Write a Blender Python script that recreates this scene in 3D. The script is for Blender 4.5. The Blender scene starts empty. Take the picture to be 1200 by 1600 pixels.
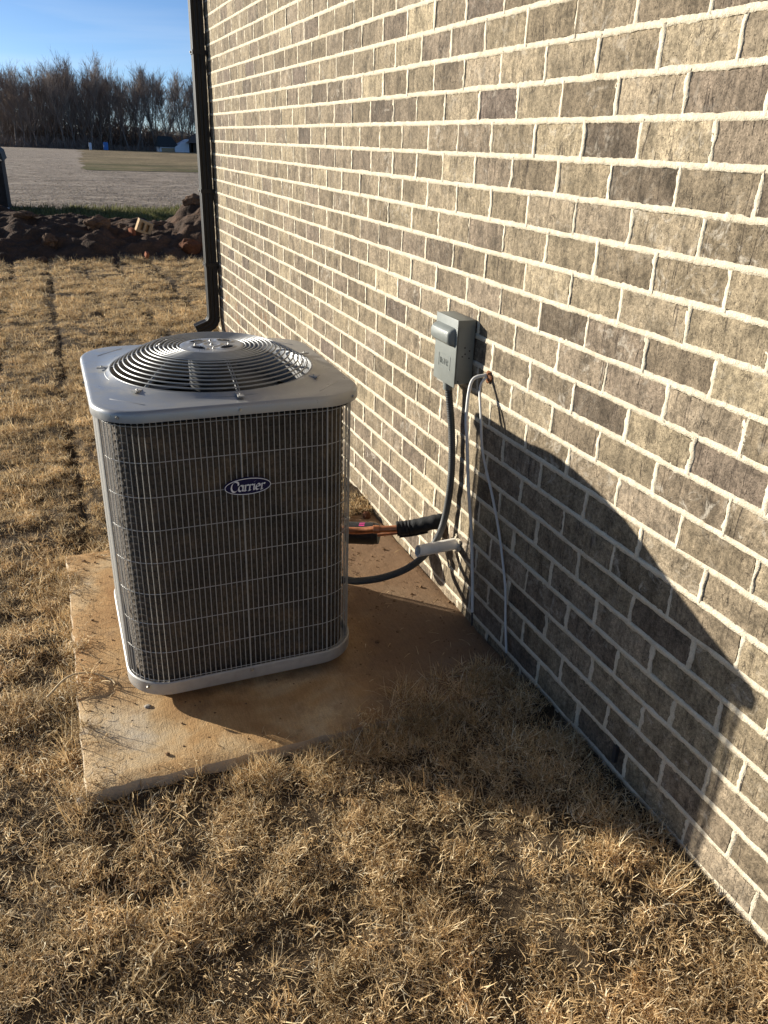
import bpy, bmesh, math, random
import numpy as np
from mathutils import Vector, Matrix, noise as mnoise
R = math.radians
rng = random.Random(7)
nrng = np.random.RandomState(7)
sc = bpy.context.scene
COL = sc.collection

# ------------------------------------------------------------------ camera
CAMZ = 1.40
p_, r_, y_ = 0.438281340, 0.0366851781, 0.399641401
cy, sy = math.cos(y_), math.sin(y_)
fwd = Vector((sy*math.cos(p_), cy*math.cos(p_), -math.sin(p_)))
rt = Vector((cy, -sy, 0)); up = rt.cross(fwd)
rgt = rt*math.cos(r_) + up*math.sin(r_); upv = -rt*math.sin(r_) + up*math.cos(r_)
cam = bpy.data.objects.new('camera', bpy.data.cameras.new('camera')); COL.objects.link(cam)
m = Matrix((rgt, upv, -fwd)).transposed().to_4x4(); m.translation = (0, 0, CAMZ)
cam.matrix_world = m
cam.data.sensor_fit = 'VERTICAL'; cam.data.sensor_height = 36.0
cam.data.lens = 36.0*1223.3/1600.0
cam.data.clip_start = 0.02; cam.data.clip_end = 3000
sc.camera = cam

# ------------------------------------------------------------------ light
SUN_DIR = Vector((1.0, -0.95, -0.336)).normalized()       # the way the light travels
SUN_EL = math.asin(-SUN_DIR.z)
SUN_AZ = math.atan2(-SUN_DIR.x, -SUN_DIR.y)               # clockwise from +Y
world = bpy.data.worlds.new("World"); sc.world = world; world.use_nodes = True
wn, wl = world.node_tree.nodes, world.node_tree.links
wn.clear()
sky = wn.new('ShaderNodeTexSky'); sky.sky_type = 'NISHITA'; sky.sun_disc = False
sky.sun_elevation = SUN_EL; sky.sun_rotation = SUN_AZ
sky.air_density = 0.5; sky.dust_density = 0.35; sky.ozone_density = 3.0
wtc = wn.new('ShaderNodeTexCoord'); wmap = wn.new('ShaderNodeMapping')
wmap.inputs['Scale'].default_value = (1.2, 1.2, 9.0); wmap.inputs['Rotation'].default_value = (0.10, 0.16, 0.3)
wl.new(wtc.outputs['Generated'], wmap.inputs['Vector'])
wno = wn.new('ShaderNodeTexNoise'); wno.inputs['Scale'].default_value = 2.2; wno.inputs['Detail'].default_value = 6; wno.inputs['Distortion'].default_value = 0.6
wl.new(wmap.outputs['Vector'], wno.inputs['Vector'])
wrp = wn.new('ShaderNodeValToRGB'); wrp.color_ramp.elements[0].position = 0.48; wrp.color_ramp.elements[1].position = 0.80
wrp.color_ramp.elements[1].color = (0.24, 0.24, 0.24, 1)
wl.new(wno.outputs['Fac'], wrp.inputs['Fac'])
wmx = wn.new('ShaderNodeMixRGB'); wmx.inputs['Color2'].default_value = (6.8, 7.0, 7.2, 1)
wl.new(wrp.outputs['Color'], wmx.inputs['Fac']); wt = wn.new('ShaderNodeMixRGB'); wt.blend_type = 'MULTIPLY'; wt.inputs['Fac'].default_value = 1.0
wt.inputs['Color2'].default_value = (0.92, 0.98, 1.0, 1)       # the camera's daylight white balance
wl.new(sky.outputs['Color'], wt.inputs['Color1']); wl.new(wt.outputs['Color'], wmx.inputs['Color1'])
wbg = wn.new('ShaderNodeBackground'); wbg.inputs['Strength'].default_value = 0.058
wl.new(wmx.outputs['Color'], wbg.inputs['Color'])
wout = wn.new('ShaderNodeOutputWorld'); wl.new(wbg.outputs['Background'], wout.inputs['Surface'])
sun = bpy.data.objects.new('sun', bpy.data.lights.new('sun', 'SUN')); COL.objects.link(sun)
sun.data.energy = 4.1; sun.data.angle = R(0.55); sun.data.color = (1.0, 0.945, 0.83)
sun.rotation_euler = SUN_DIR.to_track_quat('-Z', 'Y').to_euler()
sc.view_settings.view_transform = 'Standard'; sc.view_settings.look = 'None'
sc.view_settings.gamma = 1.0; sc.view_settings.exposure = 1.36; sc.view_settings.use_curve_mapping = False

# ------------------------------------------------------------------ helpers
def tag(o, label=None, cat=None, group=None, kind=None):
    if label: o['label'] = label
    if cat: o['category'] = cat
    if group: o['group'] = group
    if kind: o['kind'] = kind
    return o
def empty(name, loc=(0, 0, 0)):
    o = bpy.data.objects.new(name, None); COL.objects.link(o); o.location = loc; o.empty_display_size = 0.1
    return o
def link(name, me, mat=None, parent=None, loc=None):
    o = bpy.data.objects.new(name, me); COL.objects.link(o)
    if mat and not me.materials: me.materials.append(mat)
    if parent:
        o.parent = parent
        if loc is None:                                     # mesh given in world coordinates
            w = Vector(parent.location)
            if parent.parent: w += parent.parent.location
            o.location = -w
    if loc is not None: o.location = loc
    return o
def mesh(name, V, F, smooth=False):
    me = bpy.data.meshes.new(name); me.from_pydata([tuple(v) for v in V], [], F); me.update()
    if smooth:
        me.polygons.foreach_set('use_smooth', [True]*len(me.polygons))
    return me
class MB:                                     # collects geometry for one mesh
    def __init__(s): s.V = []; s.F = []
    def add(s, V, F):
        b = len(s.V); s.V += [tuple(v) for v in V]; s.F += [tuple(i+b for i in f) for f in F]; return s
    def box(s, x0, x1, y0, y1, z0, z1):
        return s.add([(x0,y0,z0),(x1,y0,z0),(x1,y1,z0),(x0,y1,z0),(x0,y0,z1),(x1,y0,z1),(x1,y1,z1),(x0,y1,z1)],
              [(0,3,2,1),(4,5,6,7),(0,1,5,4),(1,2,6,5),(2,3,7,6),(3,0,4,7)])
    def tube(s, pts, rad, n=8, cap=True):
        pts = [Vector(p) for p in pts]; k = len(pts)
        rads = rad if isinstance(rad, (list, tuple)) else [rad]*k
        t0 = (pts[1]-pts[0]).normalized(); a = t0.orthogonal().normalized()
        rings = []
        for i, p in enumerate(pts):
            t = (pts[min(i+1, k-1)]-pts[max(i-1, 0)]).normalized()
            a = (a - t*a.dot(t)).normalized(); b = t.cross(a)
            rings.append([p + (a*math.cos(2*math.pi*j/n)+b*math.sin(2*math.pi*j/n))*rads[i] for j in range(n)])
        V = [v for r in rings for v in r]
        F = [(i*n+j, i*n+(j+1) % n, (i+1)*n+(j+1) % n, (i+1)*n+j) for i in range(k-1) for j in range(n)]
        if cap: F += [tuple(range(n-1, -1, -1)), tuple((k-1)*n+j for j in range(n))]
        return s.add(V, F)
    def rings(s, rings, close=True, cap0=False, cap1=False):
        n = len(rings[0]); k = len(rings)
        V = [v for r in rings for v in r]
        F = [(i*n+j, i*n+(j+1) % n, (i+1)*n+(j+1) % n, (i+1)*n+j) for i in range(k-1) for j in range(n if close else n-1)]
        if cap0: F.append(tuple(range(n-1, -1, -1)))
        if cap1: F.append(tuple((k-1)*n+j for j in range(n)))
        return s.add(V, F)
    def me(s, name, smooth=False): return mesh(name, s.V, s.F, smooth)
    def build(s, name, mat, parent=None, smooth=False, bevel=0, seg=2):
        me = s.me(name, smooth)
        if bevel:
            bm = bmesh.new(); bm.from_mesh(me)
            bmesh.ops.bevel(bm, geom=[e for e in bm.edges if len(e.link_faces) == 2 and e.calc_face_angle(0) > 0.6], offset=bevel, segments=seg, affect='EDGES', profile=0.6)
            bm.to_mesh(me); bm.free()
        if smooth or bevel:
            me.polygons.foreach_set('use_smooth', [True]*len(me.polygons))
            me.set_sharp_from_angle(angle=R(38))
        return link(name, me, mat, parent)
def spline(pts, n=12):                        # Catmull-Rom through the points
    P = [Vector(p) for p in pts]; P = [P[0]*2-P[1]] + P + [P[-1]*2-P[-2]]; out = []
    for i in range(1, len(P)-2):
        for j in range(n):
            t = j/n; a, b, c, d = P[i-1:i+3]
            out.append(0.5*((2*b)+(c-a)*t+(2*a-5*b+4*c-d)*t*t+(3*b-a-3*c+d)*t**3))
    out.append(P[-2]); return out
def vnoise(x, y, seed=0):                     # smooth value noise, numpy, -1..1
    xi, yi = np.floor(x).astype(np.int64), np.floor(y).astype(np.int64)
    fx, fy = x-xi, y-yi; fx = fx*fx*(3-2*fx); fy = fy*fy*(3-2*fy)
    def h(a, b):
        n = (a*374761393 + b*668265263 + seed*974634777) & 0x7fffffff
        n = ((n ^ (n >> 13))*1274126177) & 0x7fffffff
        return ((n ^ (n >> 16)) & 0xffff)/32767.5-1
    return (h(xi, yi)*(1-fx)+h(xi+1, yi)*fx)*(1-fy)+(h(xi, yi+1)*(1-fx)+h(xi+1, yi+1)*fx)*fy
def fbm(x, y, seed=0, o=4):
    return sum(vnoise(x*2**i, y*2**i, seed+i)/2**i for i in range(o))

class M:                                      # small node-material builder
    def __init__(s, name, rough=0.8, metal=0.0, spec=0.3, col=(0.5, 0.5, 0.5)):
        s.m = bpy.data.materials.new(name); s.m.use_nodes = True
        s.n, s.l = s.m.node_tree.nodes, s.m.node_tree.links
        s.b = s.n['Principled BSDF']
        s.b.inputs['Roughness'].default_value = rough; s.b.inputs['Metallic'].default_value = metal
        s.b.inputs['Specular IOR Level'].default_value = spec
        s.b.inputs['Base Color'].default_value = (*col, 1)
        s.g = None
    def pos(s, scale=(1, 1, 1), rot=(0, 0, 0), obj=False):
        if obj: src = s.n.new('ShaderNodeTexCoord').outputs['Object']
        else: src = s.n.new('ShaderNodeNewGeometry').outputs['Position']
        mp = s.n.new('ShaderNodeMapping'); mp.inputs['Scale'].default_value = scale; mp.inputs['Rotation'].default_value = rot
        s.l.new(src, mp.inputs['Vector']); return mp.outputs['Vector']
    def noise(s, vec, scale, detail=4, rough=0.55, dist=0.0):
        t = s.n.new('ShaderNodeTexNoise'); t.inputs['Scale'].default_value = scale; t.inputs['Detail'].default_value = detail
        t.inputs['Roughness'].default_value = rough; t.inputs['Distortion'].default_value = dist
        s.l.new(vec, t.inputs['Vector']); return t.outputs['Fac']
    def ramp(s, fac, stops):
        r = s.n.new('ShaderNodeValToRGB'); e = r.color_ramp.elements
        while len(e) < len(stops): e.new(0.5)
        for el, (p, c) in zip(e, stops):
            el.position = p; el.color = (*c, 1) if hasattr(c, '__len__') else (c, c, c, 1)
        s.l.new(fac, r.inputs['Fac']); return r.outputs['Color']
    def mix(s, fac, a, b, mode='MIX'):
        x = s.n.new('ShaderNodeMixRGB'); x.blend_type = mode
        for k, v in (('Fac', fac), ('Color1', a), ('Color2', b)):
            if hasattr(v, 'is_linked') or isinstance(v, bpy.types.NodeSocket): s.l.new(v, x.inputs[k])
            elif hasattr(v, '__len__'): x.inputs[k].default_value = (*v, 1)
            else: x.inputs[k].default_value = v if k == 'Fac' else (v, v, v, 1)
        return x.outputs['Color']
    def math(s, op, a, b=0.0, clamp=False):
        x = s.n.new('ShaderNodeMath'); x.operation = op; x.use_clamp = clamp
        for i, v in enumerate((a, b)):
            if isinstance(v, bpy.types.NodeSocket): s.l.new(v, x.inputs[i])
            else: x.inputs[i].default_value = v
        return x.outputs[0]
    def attr(s, name):
        a = s.n.new('ShaderNodeAttribute'); a.attribute_name = name
        sp = s.n.new('ShaderNodeSeparateColor'); s.l.new(a.outputs['Color'], sp.inputs['Color'])
        return sp.outputs, a.outputs['Alpha']
    def color(s, sock): s.l.new(sock, s.b.inputs['Base Color']); return s
    def roughness(s, sock): s.l.new(sock, s.b.inputs['Roughness']); return s
    def bump(s, sock, strength=0.5, dist=0.002):
        b = s.n.new('ShaderNodeBump'); b.inputs['Strength'].default_value = strength; b.inputs['Distance'].default_value = dist
        s.l.new(sock, b.inputs['Height'])
        if s.g: s.l.new(s.g, b.inputs['Normal'])
        s.g = b.outputs['Normal']; s.l.new(s.g, s.b.inputs['Normal']); return s

# ------------------------------------------------------------------ materials
def mat_brick():
    k = M('brick_face', rough=0.9, spec=0.15)
    (tv, th, tw), sd = k.attr('tone')
    P = k.pos()
    off = k.n.new('ShaderNodeVectorMath'); off.operation = 'ADD'
    cmb = k.n.new('ShaderNodeCombineXYZ'); k.l.new(k.math('MULTIPLY', sd, 37.0), cmb.inputs[1]); k.l.new(k.math('MULTIPLY', sd, 19.0), cmb.inputs[2])
    k.l.new(P, off.inputs[0]); k.l.new(cmb.outputs[0], off.inputs[1]); Q = off.outputs[0]
    base = k.ramp(tv, [(0.0, (0.105, 0.081, 0.058)), (0.3, (0.172, 0.134, 0.088)), (0.6, (0.228, 0.181, 0.118)), (1.0, (0.325, 0.262, 0.170))])
    base = k.mix(k.math('MULTIPLY', k.math('MULTIPLY', th, th), 0.4), base, (0.19, 0.145, 0.120))
    ms = k.n.new('ShaderNodeMapping'); ms.inputs['Scale'].default_value = (1, 1, 0.16); k.l.new(Q, ms.inputs['Vector'])
    st = k.noise(ms.outputs[0], 38, 4, 0.6, 0.4)               # vertical wire-cut streaks
    base = k.mix(0.75, base, k.ramp(st, [(0.27, 0.42), (0.5, 1.0), (0.75, 1.25)]), 'MULTIPLY')
    mf = k.n.new('ShaderNodeMapping'); mf.inputs['Scale'].default_value = (1, 1, 0.09); k.l.new(Q, mf.inputs['Vector'])
    fold = k.noise(mf.outputs[0], 52, 2, 0.5, 1.6)             # sparse dark drag folds
    fm = k.ramp(k.noise(Q, 11, 2), [(0.42, 0.0), (0.56, 1.0)])
    fold = k.mix(1.0, k.ramp(fold, [(0.60, 0.0), (0.69, 1.0)]), fm, 'MULTIPLY')
    base = k.mix(k.math('MULTIPLY', fold, 0.62), base, (0.060, 0.046, 0.038))
    bl = k.noise(Q, 17, 3, 0.6, 0.3)
    base = k.mix(0.7, base, k.ramp(bl, [(0.3, 0.48), (0.5, 1.0), (0.68, 1.32)]), 'MULTIPLY')
    gm = k.noise(Q, 105, 3, 0.6, 0.3)
    base = k.mix(0.85, base, k.ramp(gm, [(0.32, 0.50), (0.52, 1.0), (0.72, 1.38)]), 'MULTIPLY')
    # fine cracks
    wob = k.n.new('ShaderNodeTexNoise'); wob.inputs['Scale'].default_value = 60; wob.inputs['Detail'].default_value = 2; k.l.new(Q, wob.inputs['Vector'])
    va = k.n.new('ShaderNodeVectorMath'); va.operation = 'MULTIPLY_ADD'; va.inputs[1].default_value = (0.022,)*3
    k.l.new(wob.outputs['Color'], va.inputs[0]); k.l.new(Q, va.inputs[2])
    mc = k.n.new('ShaderNodeMapping'); mc.inputs['Scale'].default_value = (1, 1, 0.42); k.l.new(va.outputs[0], mc.inputs['Vector'])
    vo = k.n.new('ShaderNodeTexVoronoi'); vo.feature = 'DISTANCE_TO_EDGE'; vo.inputs['Scale'].default_value = 75; k.l.new(mc.outputs[0], vo.inputs['Vector'])
    cr = k.ramp(vo.outputs['Distance'], [(0.0, 1.0), (0.065, 0.0)])
    crm = k.ramp(k.noise(Q, 22, 3, 0.6), [(0.53, 0.0), (0.66, 1.0)])
    cr = k.mix(1.0, cr, crm, 'MULTIPLY')
    pit = k.ramp(k.noise(Q, 210, 2, 0.5), [(0.62, 0.0), (0.68, 1.0)])
    dk = k.math('MAXIMUM', k.math('MULTIPLY', cr, 0.85), k.math('MULTIPLY', pit, 0.7))
    base = k.mix(dk, base, (0.035, 0.027, 0.020))
    gr = k.noise(Q, 300, 3, 0.65)
    base = k.mix(0.75, base, k.ramp(gr, [(0.3, 0.48), (0.7, 1.45)]), 'MULTIPLY')
    # pale lime smears
    ws = k.ramp(k.noise(Q, 24, 6, 0.75, 0.8), [(0.54, 0.0), (0.67, 1.0)])
    base = k.mix(k.math('MULTIPLY', k.math('MULTIPLY', ws, tw), 0.7, True), base, (0.46, 0.41, 0.335))
    # clay splashes near the foot of the far end
    sx = k.n.new('ShaderNodeSeparateXYZ'); k.l.new(P, sx.inputs[0])
    far = k.math('MULTIPLY', k.ramp(k.math('MULTIPLY', sx.outputs[1], 0.1), [(0.36, 0.0), (0.52, 1.0)]), k.ramp(sx.outputs[2], [(0.25, 1.0), (0.75, 0.0)]))
    sp = k.math('MULTIPLY', k.ramp(k.noise(P, 9, 4, 0.6), [(0.57, 0.0), (0.66, 1.0)]), far)
    base = k.mix(k.math('MULTIPLY', sp, 0.7), base, (0.20, 0.085, 0.035))
    k.color(base)
    k.bump(gr, 0.6, 0.002); k.bump(st, 0.55, 0.004); k.bump(k.math('SUBTRACT', 1.0, fold), 0.6, 0.003); k.bump(bl, 0.4, 0.006); k.bump(k.math('SUBTRACT', 1.0, dk), 0.6, 0.0018)
    return k.m
def mat_mortar():
    k = M('mortar', rough=0.95, spec=0.1); P = k.pos()
    a = k.noise(P, 26, 5, 0.65); b = k.noise(P, 330, 3)
    c = k.ramp(a, [(0.25, (0.44, 0.375, 0.275)), (0.5, (0.56, 0.485, 0.365)), (0.8, (0.63, 0.555, 0.43))])
    c = k.mix(0.5, c, k.ramp(b, [(0.3, 0.62), (0.7, 1.2)]), 'MULTIPLY')
    k.color(c); k.bump(b, 0.8, 0.0025); k.bump(k.noise(P, 95, 3), 0.5, 0.004)
    return k.m
def mat_concrete():
    k = M('stained_concrete', rough=0.9, spec=0.2); P = k.pos()
    st = k.noise(P, 3.2, 6, 0.62, 0.5); f = k.noise(P, 260, 2)
    broom = k.noise(k.pos((1, 0.12, 1), (0, 0, 0.25)), 230, 2)
    c = k.ramp(st, [(0.28, (0.55, 0.46, 0.34)), (0.40, (0.57, 0.41, 0.23)), (0.52, (0.49, 0.30, 0.135)), (0.70, (0.34, 0.175, 0.068))])
    c = k.mix(k.ramp(k.noise(P, 11, 5, 0.7), [(0.52, 0.0), (0.72, 0.75)]), c, (0.25, 0.15, 0.075))
    sx = k.n.new('ShaderNodeSeparateXYZ'); k.l.new(P, sx.inputs[0])
    # red clay washed over the half by the wall
    wet = k.math('ADD', k.math('MULTIPLY', sx.outputs[0], 0.8), k.math('MULTIPLY', k.noise(P, 5, 4, 0.6), 0.7))
    c = k.mix(k.ramp(wet, [(0.70, 0.0), (1.10, 0.85)]), c, (0.20, 0.125, 0.075))
    c = k.mix(0.5, c, k.ramp(f, [(0.3, 0.7), (0.7, 1.2)]), 'MULTIPLY')
    c = k.mix(0.4, c, k.ramp(broom, [(0.35, 0.75), (0.65, 1.15)]), 'MULTIPLY')
    # bare grey edge faces
    nz = k.n.new('ShaderNodeNewGeometry'); sz = k.n.new('ShaderNodeSeparateXYZ'); k.l.new(nz.outputs['True Normal'], sz.inputs[0])
    c = k.mix(k.ramp(sz.outputs[2], [(0.3, 0.65), (0.9, 0.0)]), c, (0.42, 0.37, 0.29))
    k.color(c); k.bump(f, 0.5, 0.002); k.bump(broom, 0.4, 0.0015); k.bump(k.noise(P, 40, 3), 0.4, 0.004)
    return k.m
def mat_soil(name, c0, c1, c2, s=14, bmp=0.02):
    k = M(name, rough=0.95, spec=0.1); P = k.pos()
    a = k.noise(P, s, 6, 0.65); b = k.noise(P, s*14, 3)
    c = k.mix(0.5, k.ramp(a, [(0.3, c0), (0.52, c1), (0.75, c2)]), k.ramp(b, [(0.3, 0.6), (0.7, 1.3)]), 'MULTIPLY')
    k.color(c); k.bump(a, 0.6, bmp); k.bump(b, 0.6, bmp*0.3); return k.m
def mat_straw(name, cols, var=(0.60, 1.22), trans=0.32):
    k = M(name, rough=0.75, spec=0.25)
    (tv, tg, tb), _ = k.attr('tone')
    c = k.ramp(tv, cols)
    oi = k.n.new('ShaderNodeObjectInfo')
    c = k.mix(0.8, c, k.ramp(oi.outputs['Random'], [(0.0, 0.70), (0.5, 1.0), (1.0, 1.2)]), 'MULTIPLY')
    P = k.pos()
    c = k.mix(0.85, c, k.ramp(k.noise(P, 5.5, 4, 0.6), [(0.3, var[0]), (0.7, var[1])]), 'MULTIPLY')
    c = k.mix(k.ramp(k.noise(P, 2.3, 3, 0.6), [(0.5, 0.0), (0.75, 0.45)]), c, k.mix(1.0, c, (0.75, 0.66, 0.60), 'MULTIPLY'))
    k.color(c)
    tr = k.n.new('ShaderNodeBsdfTranslucent'); k.l.new(c, tr.inputs['Color'])
    mx = k.n.new('ShaderNodeMixShader'); mx.inputs['Fac'].default_value = trans
    out = k.n['Material Output']
    k.l.new(k.b.outputs[0], mx.inputs[1]); k.l.new(tr.outputs[0], mx.inputs[2]); k.l.new(mx.outputs[0], out.inputs['Surface'])
    return k.m
def mat_plain(name, col, rough=0.5, metal=0.0, spec=0.5, var=0.15, s=30, bmp=0.0):
    k = M(name, rough, metal, spec); P = k.pos()
    a = k.noise(P, s, 5, 0.6)
    c = k.mix(1.0, col, k.ramp(a, [(0.3, 1-var), (0.7, 1+var)]), 'MULTIPLY'); k.color(c)
    k.roughness(k.math('ADD', k.math('MULTIPLY', k.noise(P, s*2.1, 4), 0.25), rough-0.12, True))
    if bmp: k.bump(a, 0.5, bmp)
    return k.m
def mat_cover():
    k = M('painted_sheet_metal', 0.38, 0.45, 0.5); P = k.pos()
    d = k.noise(P, 9, 6, 0.7, 1.2); sp = k.noise(P, 190, 2)
    c = k.mix(k.ramp(d, [(0.42, 0.0), (0.7, 0.55)]), (0.31, 0.31, 0.308), (0.37, 0.345, 0.305))
    c = k.mix(k.ramp(sp, [(0.70, 0.0), (0.76, 0.7)]), c, (0.62, 0.58, 0.50))
    k.color(c); k.roughness(k.ramp(d, [(0.3, 0.24), (0.7, 0.52)])); k.bump(k.noise(P, 4, 2), 0.12, 0.01)
    return k.m
def mat_coil():
    k = M('coil_fins', 0.7, 0.15, 0.3)
    P = k.pos(); fin = k.noise(k.pos((1, 1, .35)), 190, 3, 0.6)
    dirt = k.noise(P, 7, 5, 0.65)
    c = k.ramp(dirt, [(0.3, (0.034, 0.029, 0.024)), (0.55, (0.078, 0.062, 0.046)), (0.75, (0.15, 0.105, 0.062))])
    c = k.mix(0.8, c, k.ramp(fin, [(0.32, 0.45), (0.68, 1.5)]), 'MULTIPLY')
    k.color(c); k.bump(fin, 0.7, 0.003); k.bump(k.noise(P, 300, 2), 0.6, 0.002); return k.m
def mat_field(name, c0, c1, rows, green=False):
    k = M(name, rough=0.95, spec=0.08)
    a = k.noise(k.pos((0.05, rows, 1), (0, 0, 0.06)), 1.6, 5, 0.65); b = k.noise(k.pos((0.6, 1.5, 1)), 1.2, 8, 0.72); f = k.noise(k.pos((3, 6, 1)), 1.0, 4, 0.7)
    g = k.noise(k.pos((0.9, 4.0, 1), (0, 0, 0.05)), 2.2, 3, 0.7)
    c = k.ramp(k.math('ADD', k.math('MULTIPLY', a, 0.4), k.math('MULTIPLY', b, 0.6)), [(0.38, c0), (0.60, c1)])
    c = k.mix(0.9, c, k.ramp(f, [(0.3, 0.45), (0.72, 1.6)]), 'MULTIPLY')
    c = k.mix(0.9, c, k.ramp(g, [(0.35, 0.6), (0.7, 1.5)]), 'MULTIPLY')
    if green:
        c = k.mix(0.9, c, k.ramp(k.noise(k.pos((.16, .30, 1)), 1.0, 6, .72), [(.36, .5), (.64, 1.5)]), 'MULTIPLY')
        sx = k.n.new('ShaderNodeSeparateXYZ'); k.l.new(k.pos(), sx.inputs[0])
        e = k.ramp(k.math('MULTIPLY', sx.outputs[1], 0.01), [(0.47, 1.0), (0.66, 0.15), (1.0, 0.0)])
        e = k.mix(1.0, e, k.ramp(k.noise(k.pos((.25, .12, 1)), 1.5, 5, .7), [(.42, .25), (.6, 1.0)]), 'MULTIPLY')
        c = k.mix(k.math('MULTIPLY', e, 0.95), c, (0.070, 0.075, 0.022))
    k.color(c); k.bump(b, 0.6, 0.3); return k.m
MB_brick = mat_brick(); MB_mortar = mat_mortar(); MB_conc = mat_concrete()
M_soil = mat_soil('lawn_thatch', (0.035, 0.025, 0.016), (0.075, 0.052, 0.031), (0.14, 0.10, 0.058), 22, 0.02)
M_berm = mat_soil('clay_soil', (0.038, 0.026, 0.019), (0.075, 0.048, 0.033), (0.14, 0.078, 0.048), 3.2, 0.10)
M_clod = mat_soil('clod_soil', (0.07, 0.045, 0.031), (0.13, 0.082, 0.053), (0.20, 0.12, 0.075), 9, 0.05)
M_crumb = mat_soil('crumb_soil', (0.12, 0.07, 0.038), (0.19, 0.115, 0.06), (0.26, 0.16, 0.09), 30, 0.01)
M_red = mat_soil('red_clay', (0.07, 0.033, 0.02), (0.125, 0.054, 0.03), (0.19, 0.085, 0.048), 9, 0.05)
M_straw = mat_straw('dormant_grass', [(0.0, (0.20, 0.115, 0.050)), (0.35, (0.52, 0.350, 0.165)), (0.7, (0.80, 0.600, 0.335)), (1.0, (0.94, 0.82, 0.58))])
M_green = mat_straw('verge_green', [(0.0, (0.06, 0.075, 0.02)), (0.5, (0.13, 0.14, 0.045)), (1.0, (0.30, 0.26, 0.12))], (0.5, 1.3))
M_cover = mat_cover(); M_coil = mat_coil()
M_wire = mat_plain('guard_paint', (0.38, 0.365, 0.335), 0.5, 0.2, 0.5, 0.12, 40)
M_grille = mat_plain('grille_paint', (0.23, 0.23, 0.225), 0.42, 0.1, 0.5, 0.1, 40)
M_pan = mat_plain('pan_paint', (0.36, 0.34, 0.31), 0.5, 0.15, 0.5, 0.14, 24)
M_dark = mat_plain('dark_steel', (0.03, 0.03, 0.032), 0.55, 0.3, 0.5, 0.2, 30)
M_black = mat_plain('black_rubber', (0.018, 0.018, 0.018), 0.6, 0, 0.4, 0.3, 60, 0.002)
M_blade = mat_plain('fan_blade', (0.035, 0.035, 0.037), 0.5, 0.3, 0.5, 0.15, 20)
M_bolt = mat_plain('zinc_screw', (0.42, 0.40, 0.36), 0.4, 0.8, 0.5, 0.15, 90)
M_navy = mat_plain('badge_navy', (0.008, 0.007, 0.045), 0.5, 0, 0.2, 0.05, 30)
M_white = mat_plain('badge_white', (0.72, 0.71, 0.72), 0.4, 0, 0.5, 0.05, 30)
M_box = mat_plain('box_grey_paint', (0.155, 0.166, 0.153), 0.45, 0.0, 0.5, 0.07, 25)
M_cond = mat_plain('conduit_grey', (0.050, 0.052, 0.053), 0.5, 0, 0.4, 0.15, 60)
M_cop = mat_plain('copper_pipe', (0.48, 0.20, 0.095), 0.42, 0.75, 0.5, 0.3, 45)
M_foam = mat_plain('insulation_foam', (0.016, 0.016, 0.016), 0.75, 0, 0.3, 0.3, 50, 0.006)
M_pink = mat_plain('pink_label', (0.75, 0.05, 0.28), 0.5, 0, 0.4, 0.05, 30)
M_pvc = mat_plain('dirty_pvc', (0.74, 0.70, 0.62), 0.5, 0, 0.4, 0.14, 22)
M_cable = mat_plain('white_cable', (0.52, 0.505, 0.47), 0.45, 0, 0.4, 0.06, 60)
M_spout = mat_plain('bronze_gutter', (0.015, 0.014, 0.013), 0.55, 0.0, 0.3, 0.15, 20)
M_putty = mat_plain('rusty_putty', (0.17, 0.075, 0.035), 0.9, 0, 0.2, 0.3, 80, 0.006)
M_bark = mat_plain('bark', (0.19, 0.162, 0.14), 0.95, 0, 0.1, 0.3, 0.8)
M_barkw = mat_plain('pale_bark', (0.17, 0.145, 0.12), 0.95, 0, 0.1, 0.3, 0.8)
M_twig = mat_plain('twigs', (0.25, 0.20, 0.165), 0.95, 0, 0.1, 0.3, 0.5)
M_wood = mat_plain('shed_boards', (0.035, 0.028, 0.024), 0.8, 0, 0.2, 0.35, 8)
M_roofd = mat_plain('dark_roofing', (0.035, 0.042, 0.042), 0.8, 0, 0.3, 0.2, 3)
M_roofb = mat_plain('brown_roofing', (0.11, 0.085, 0.07), 0.85, 0, 0.3, 0.2, 3)
M_siding = mat_plain('white_siding', (0.72, 0.75, 0.80), 0.6, 0, 0.3, 0.05, 2)
M_blue = mat_plain('blue_plastic', (0.05, 0.18, 0.48), 0.5, 0, 0.4, 0.1, 3)
M_block = mat_plain('tan_block', (0.42, 0.30, 0.18), 0.9, 0, 0.1, 0.2, 30, 0.004)
M_orange = mat_plain('orange_brick', (0.24, 0.090, 0.048), 0.9, 0, 0.1, 0.2, 30, 0.004)
M_stalk = mat_plain('dry_stalk', (0.52, 0.40, 0.24), 0.8, 0, 0.2, 0.15, 60)
M_stone = mat_plain('pebble_stone', (0.34, 0.30, 0.25), 0.85, 0, 0.2, 0.3, 60, 0.003)

# ------------------------------------------------------------------ ground
PAD = (-0.089, 1.1385, 1.563, 2.825)           # the slab under the unit, its top at z = 0
WALLX = 1.140; WALL_Y0, WALL_Y1 = -0.70, 6.13
PZ = -0.03                                     # top of the slab
SEAM0, SODW, SODL = -0.03, 0.405, 0.61
def gz_far(y): return np.where(np.asarray(y) > 18, -0.00868*(np.asarray(y)-18), 0.0)
def sod(x, y):
    c = np.floor((x-SEAM0 + 0.02*vnoise(x*0+3.3, y*1.1, 5)+.012*vnoise(x*2.5, y*2.9, 6))/SODW)
    u = (x-SEAM0 + 0.02*vnoise(x*0+3.3, y*1.1, 5)+.012*vnoise(x*2.5, y*2.9, 6))/SODW - c
    yy = y/SODL + 0.37*c + 0.013*np.sin(c*7)
    r = np.floor(yy); v = yy-r
    dx = np.minimum(u, 1-u)*SODW; dy = np.minimum(v, 1-v)*SODL
    return c, r, u, v, np.minimum(dx, dy), dx
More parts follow.
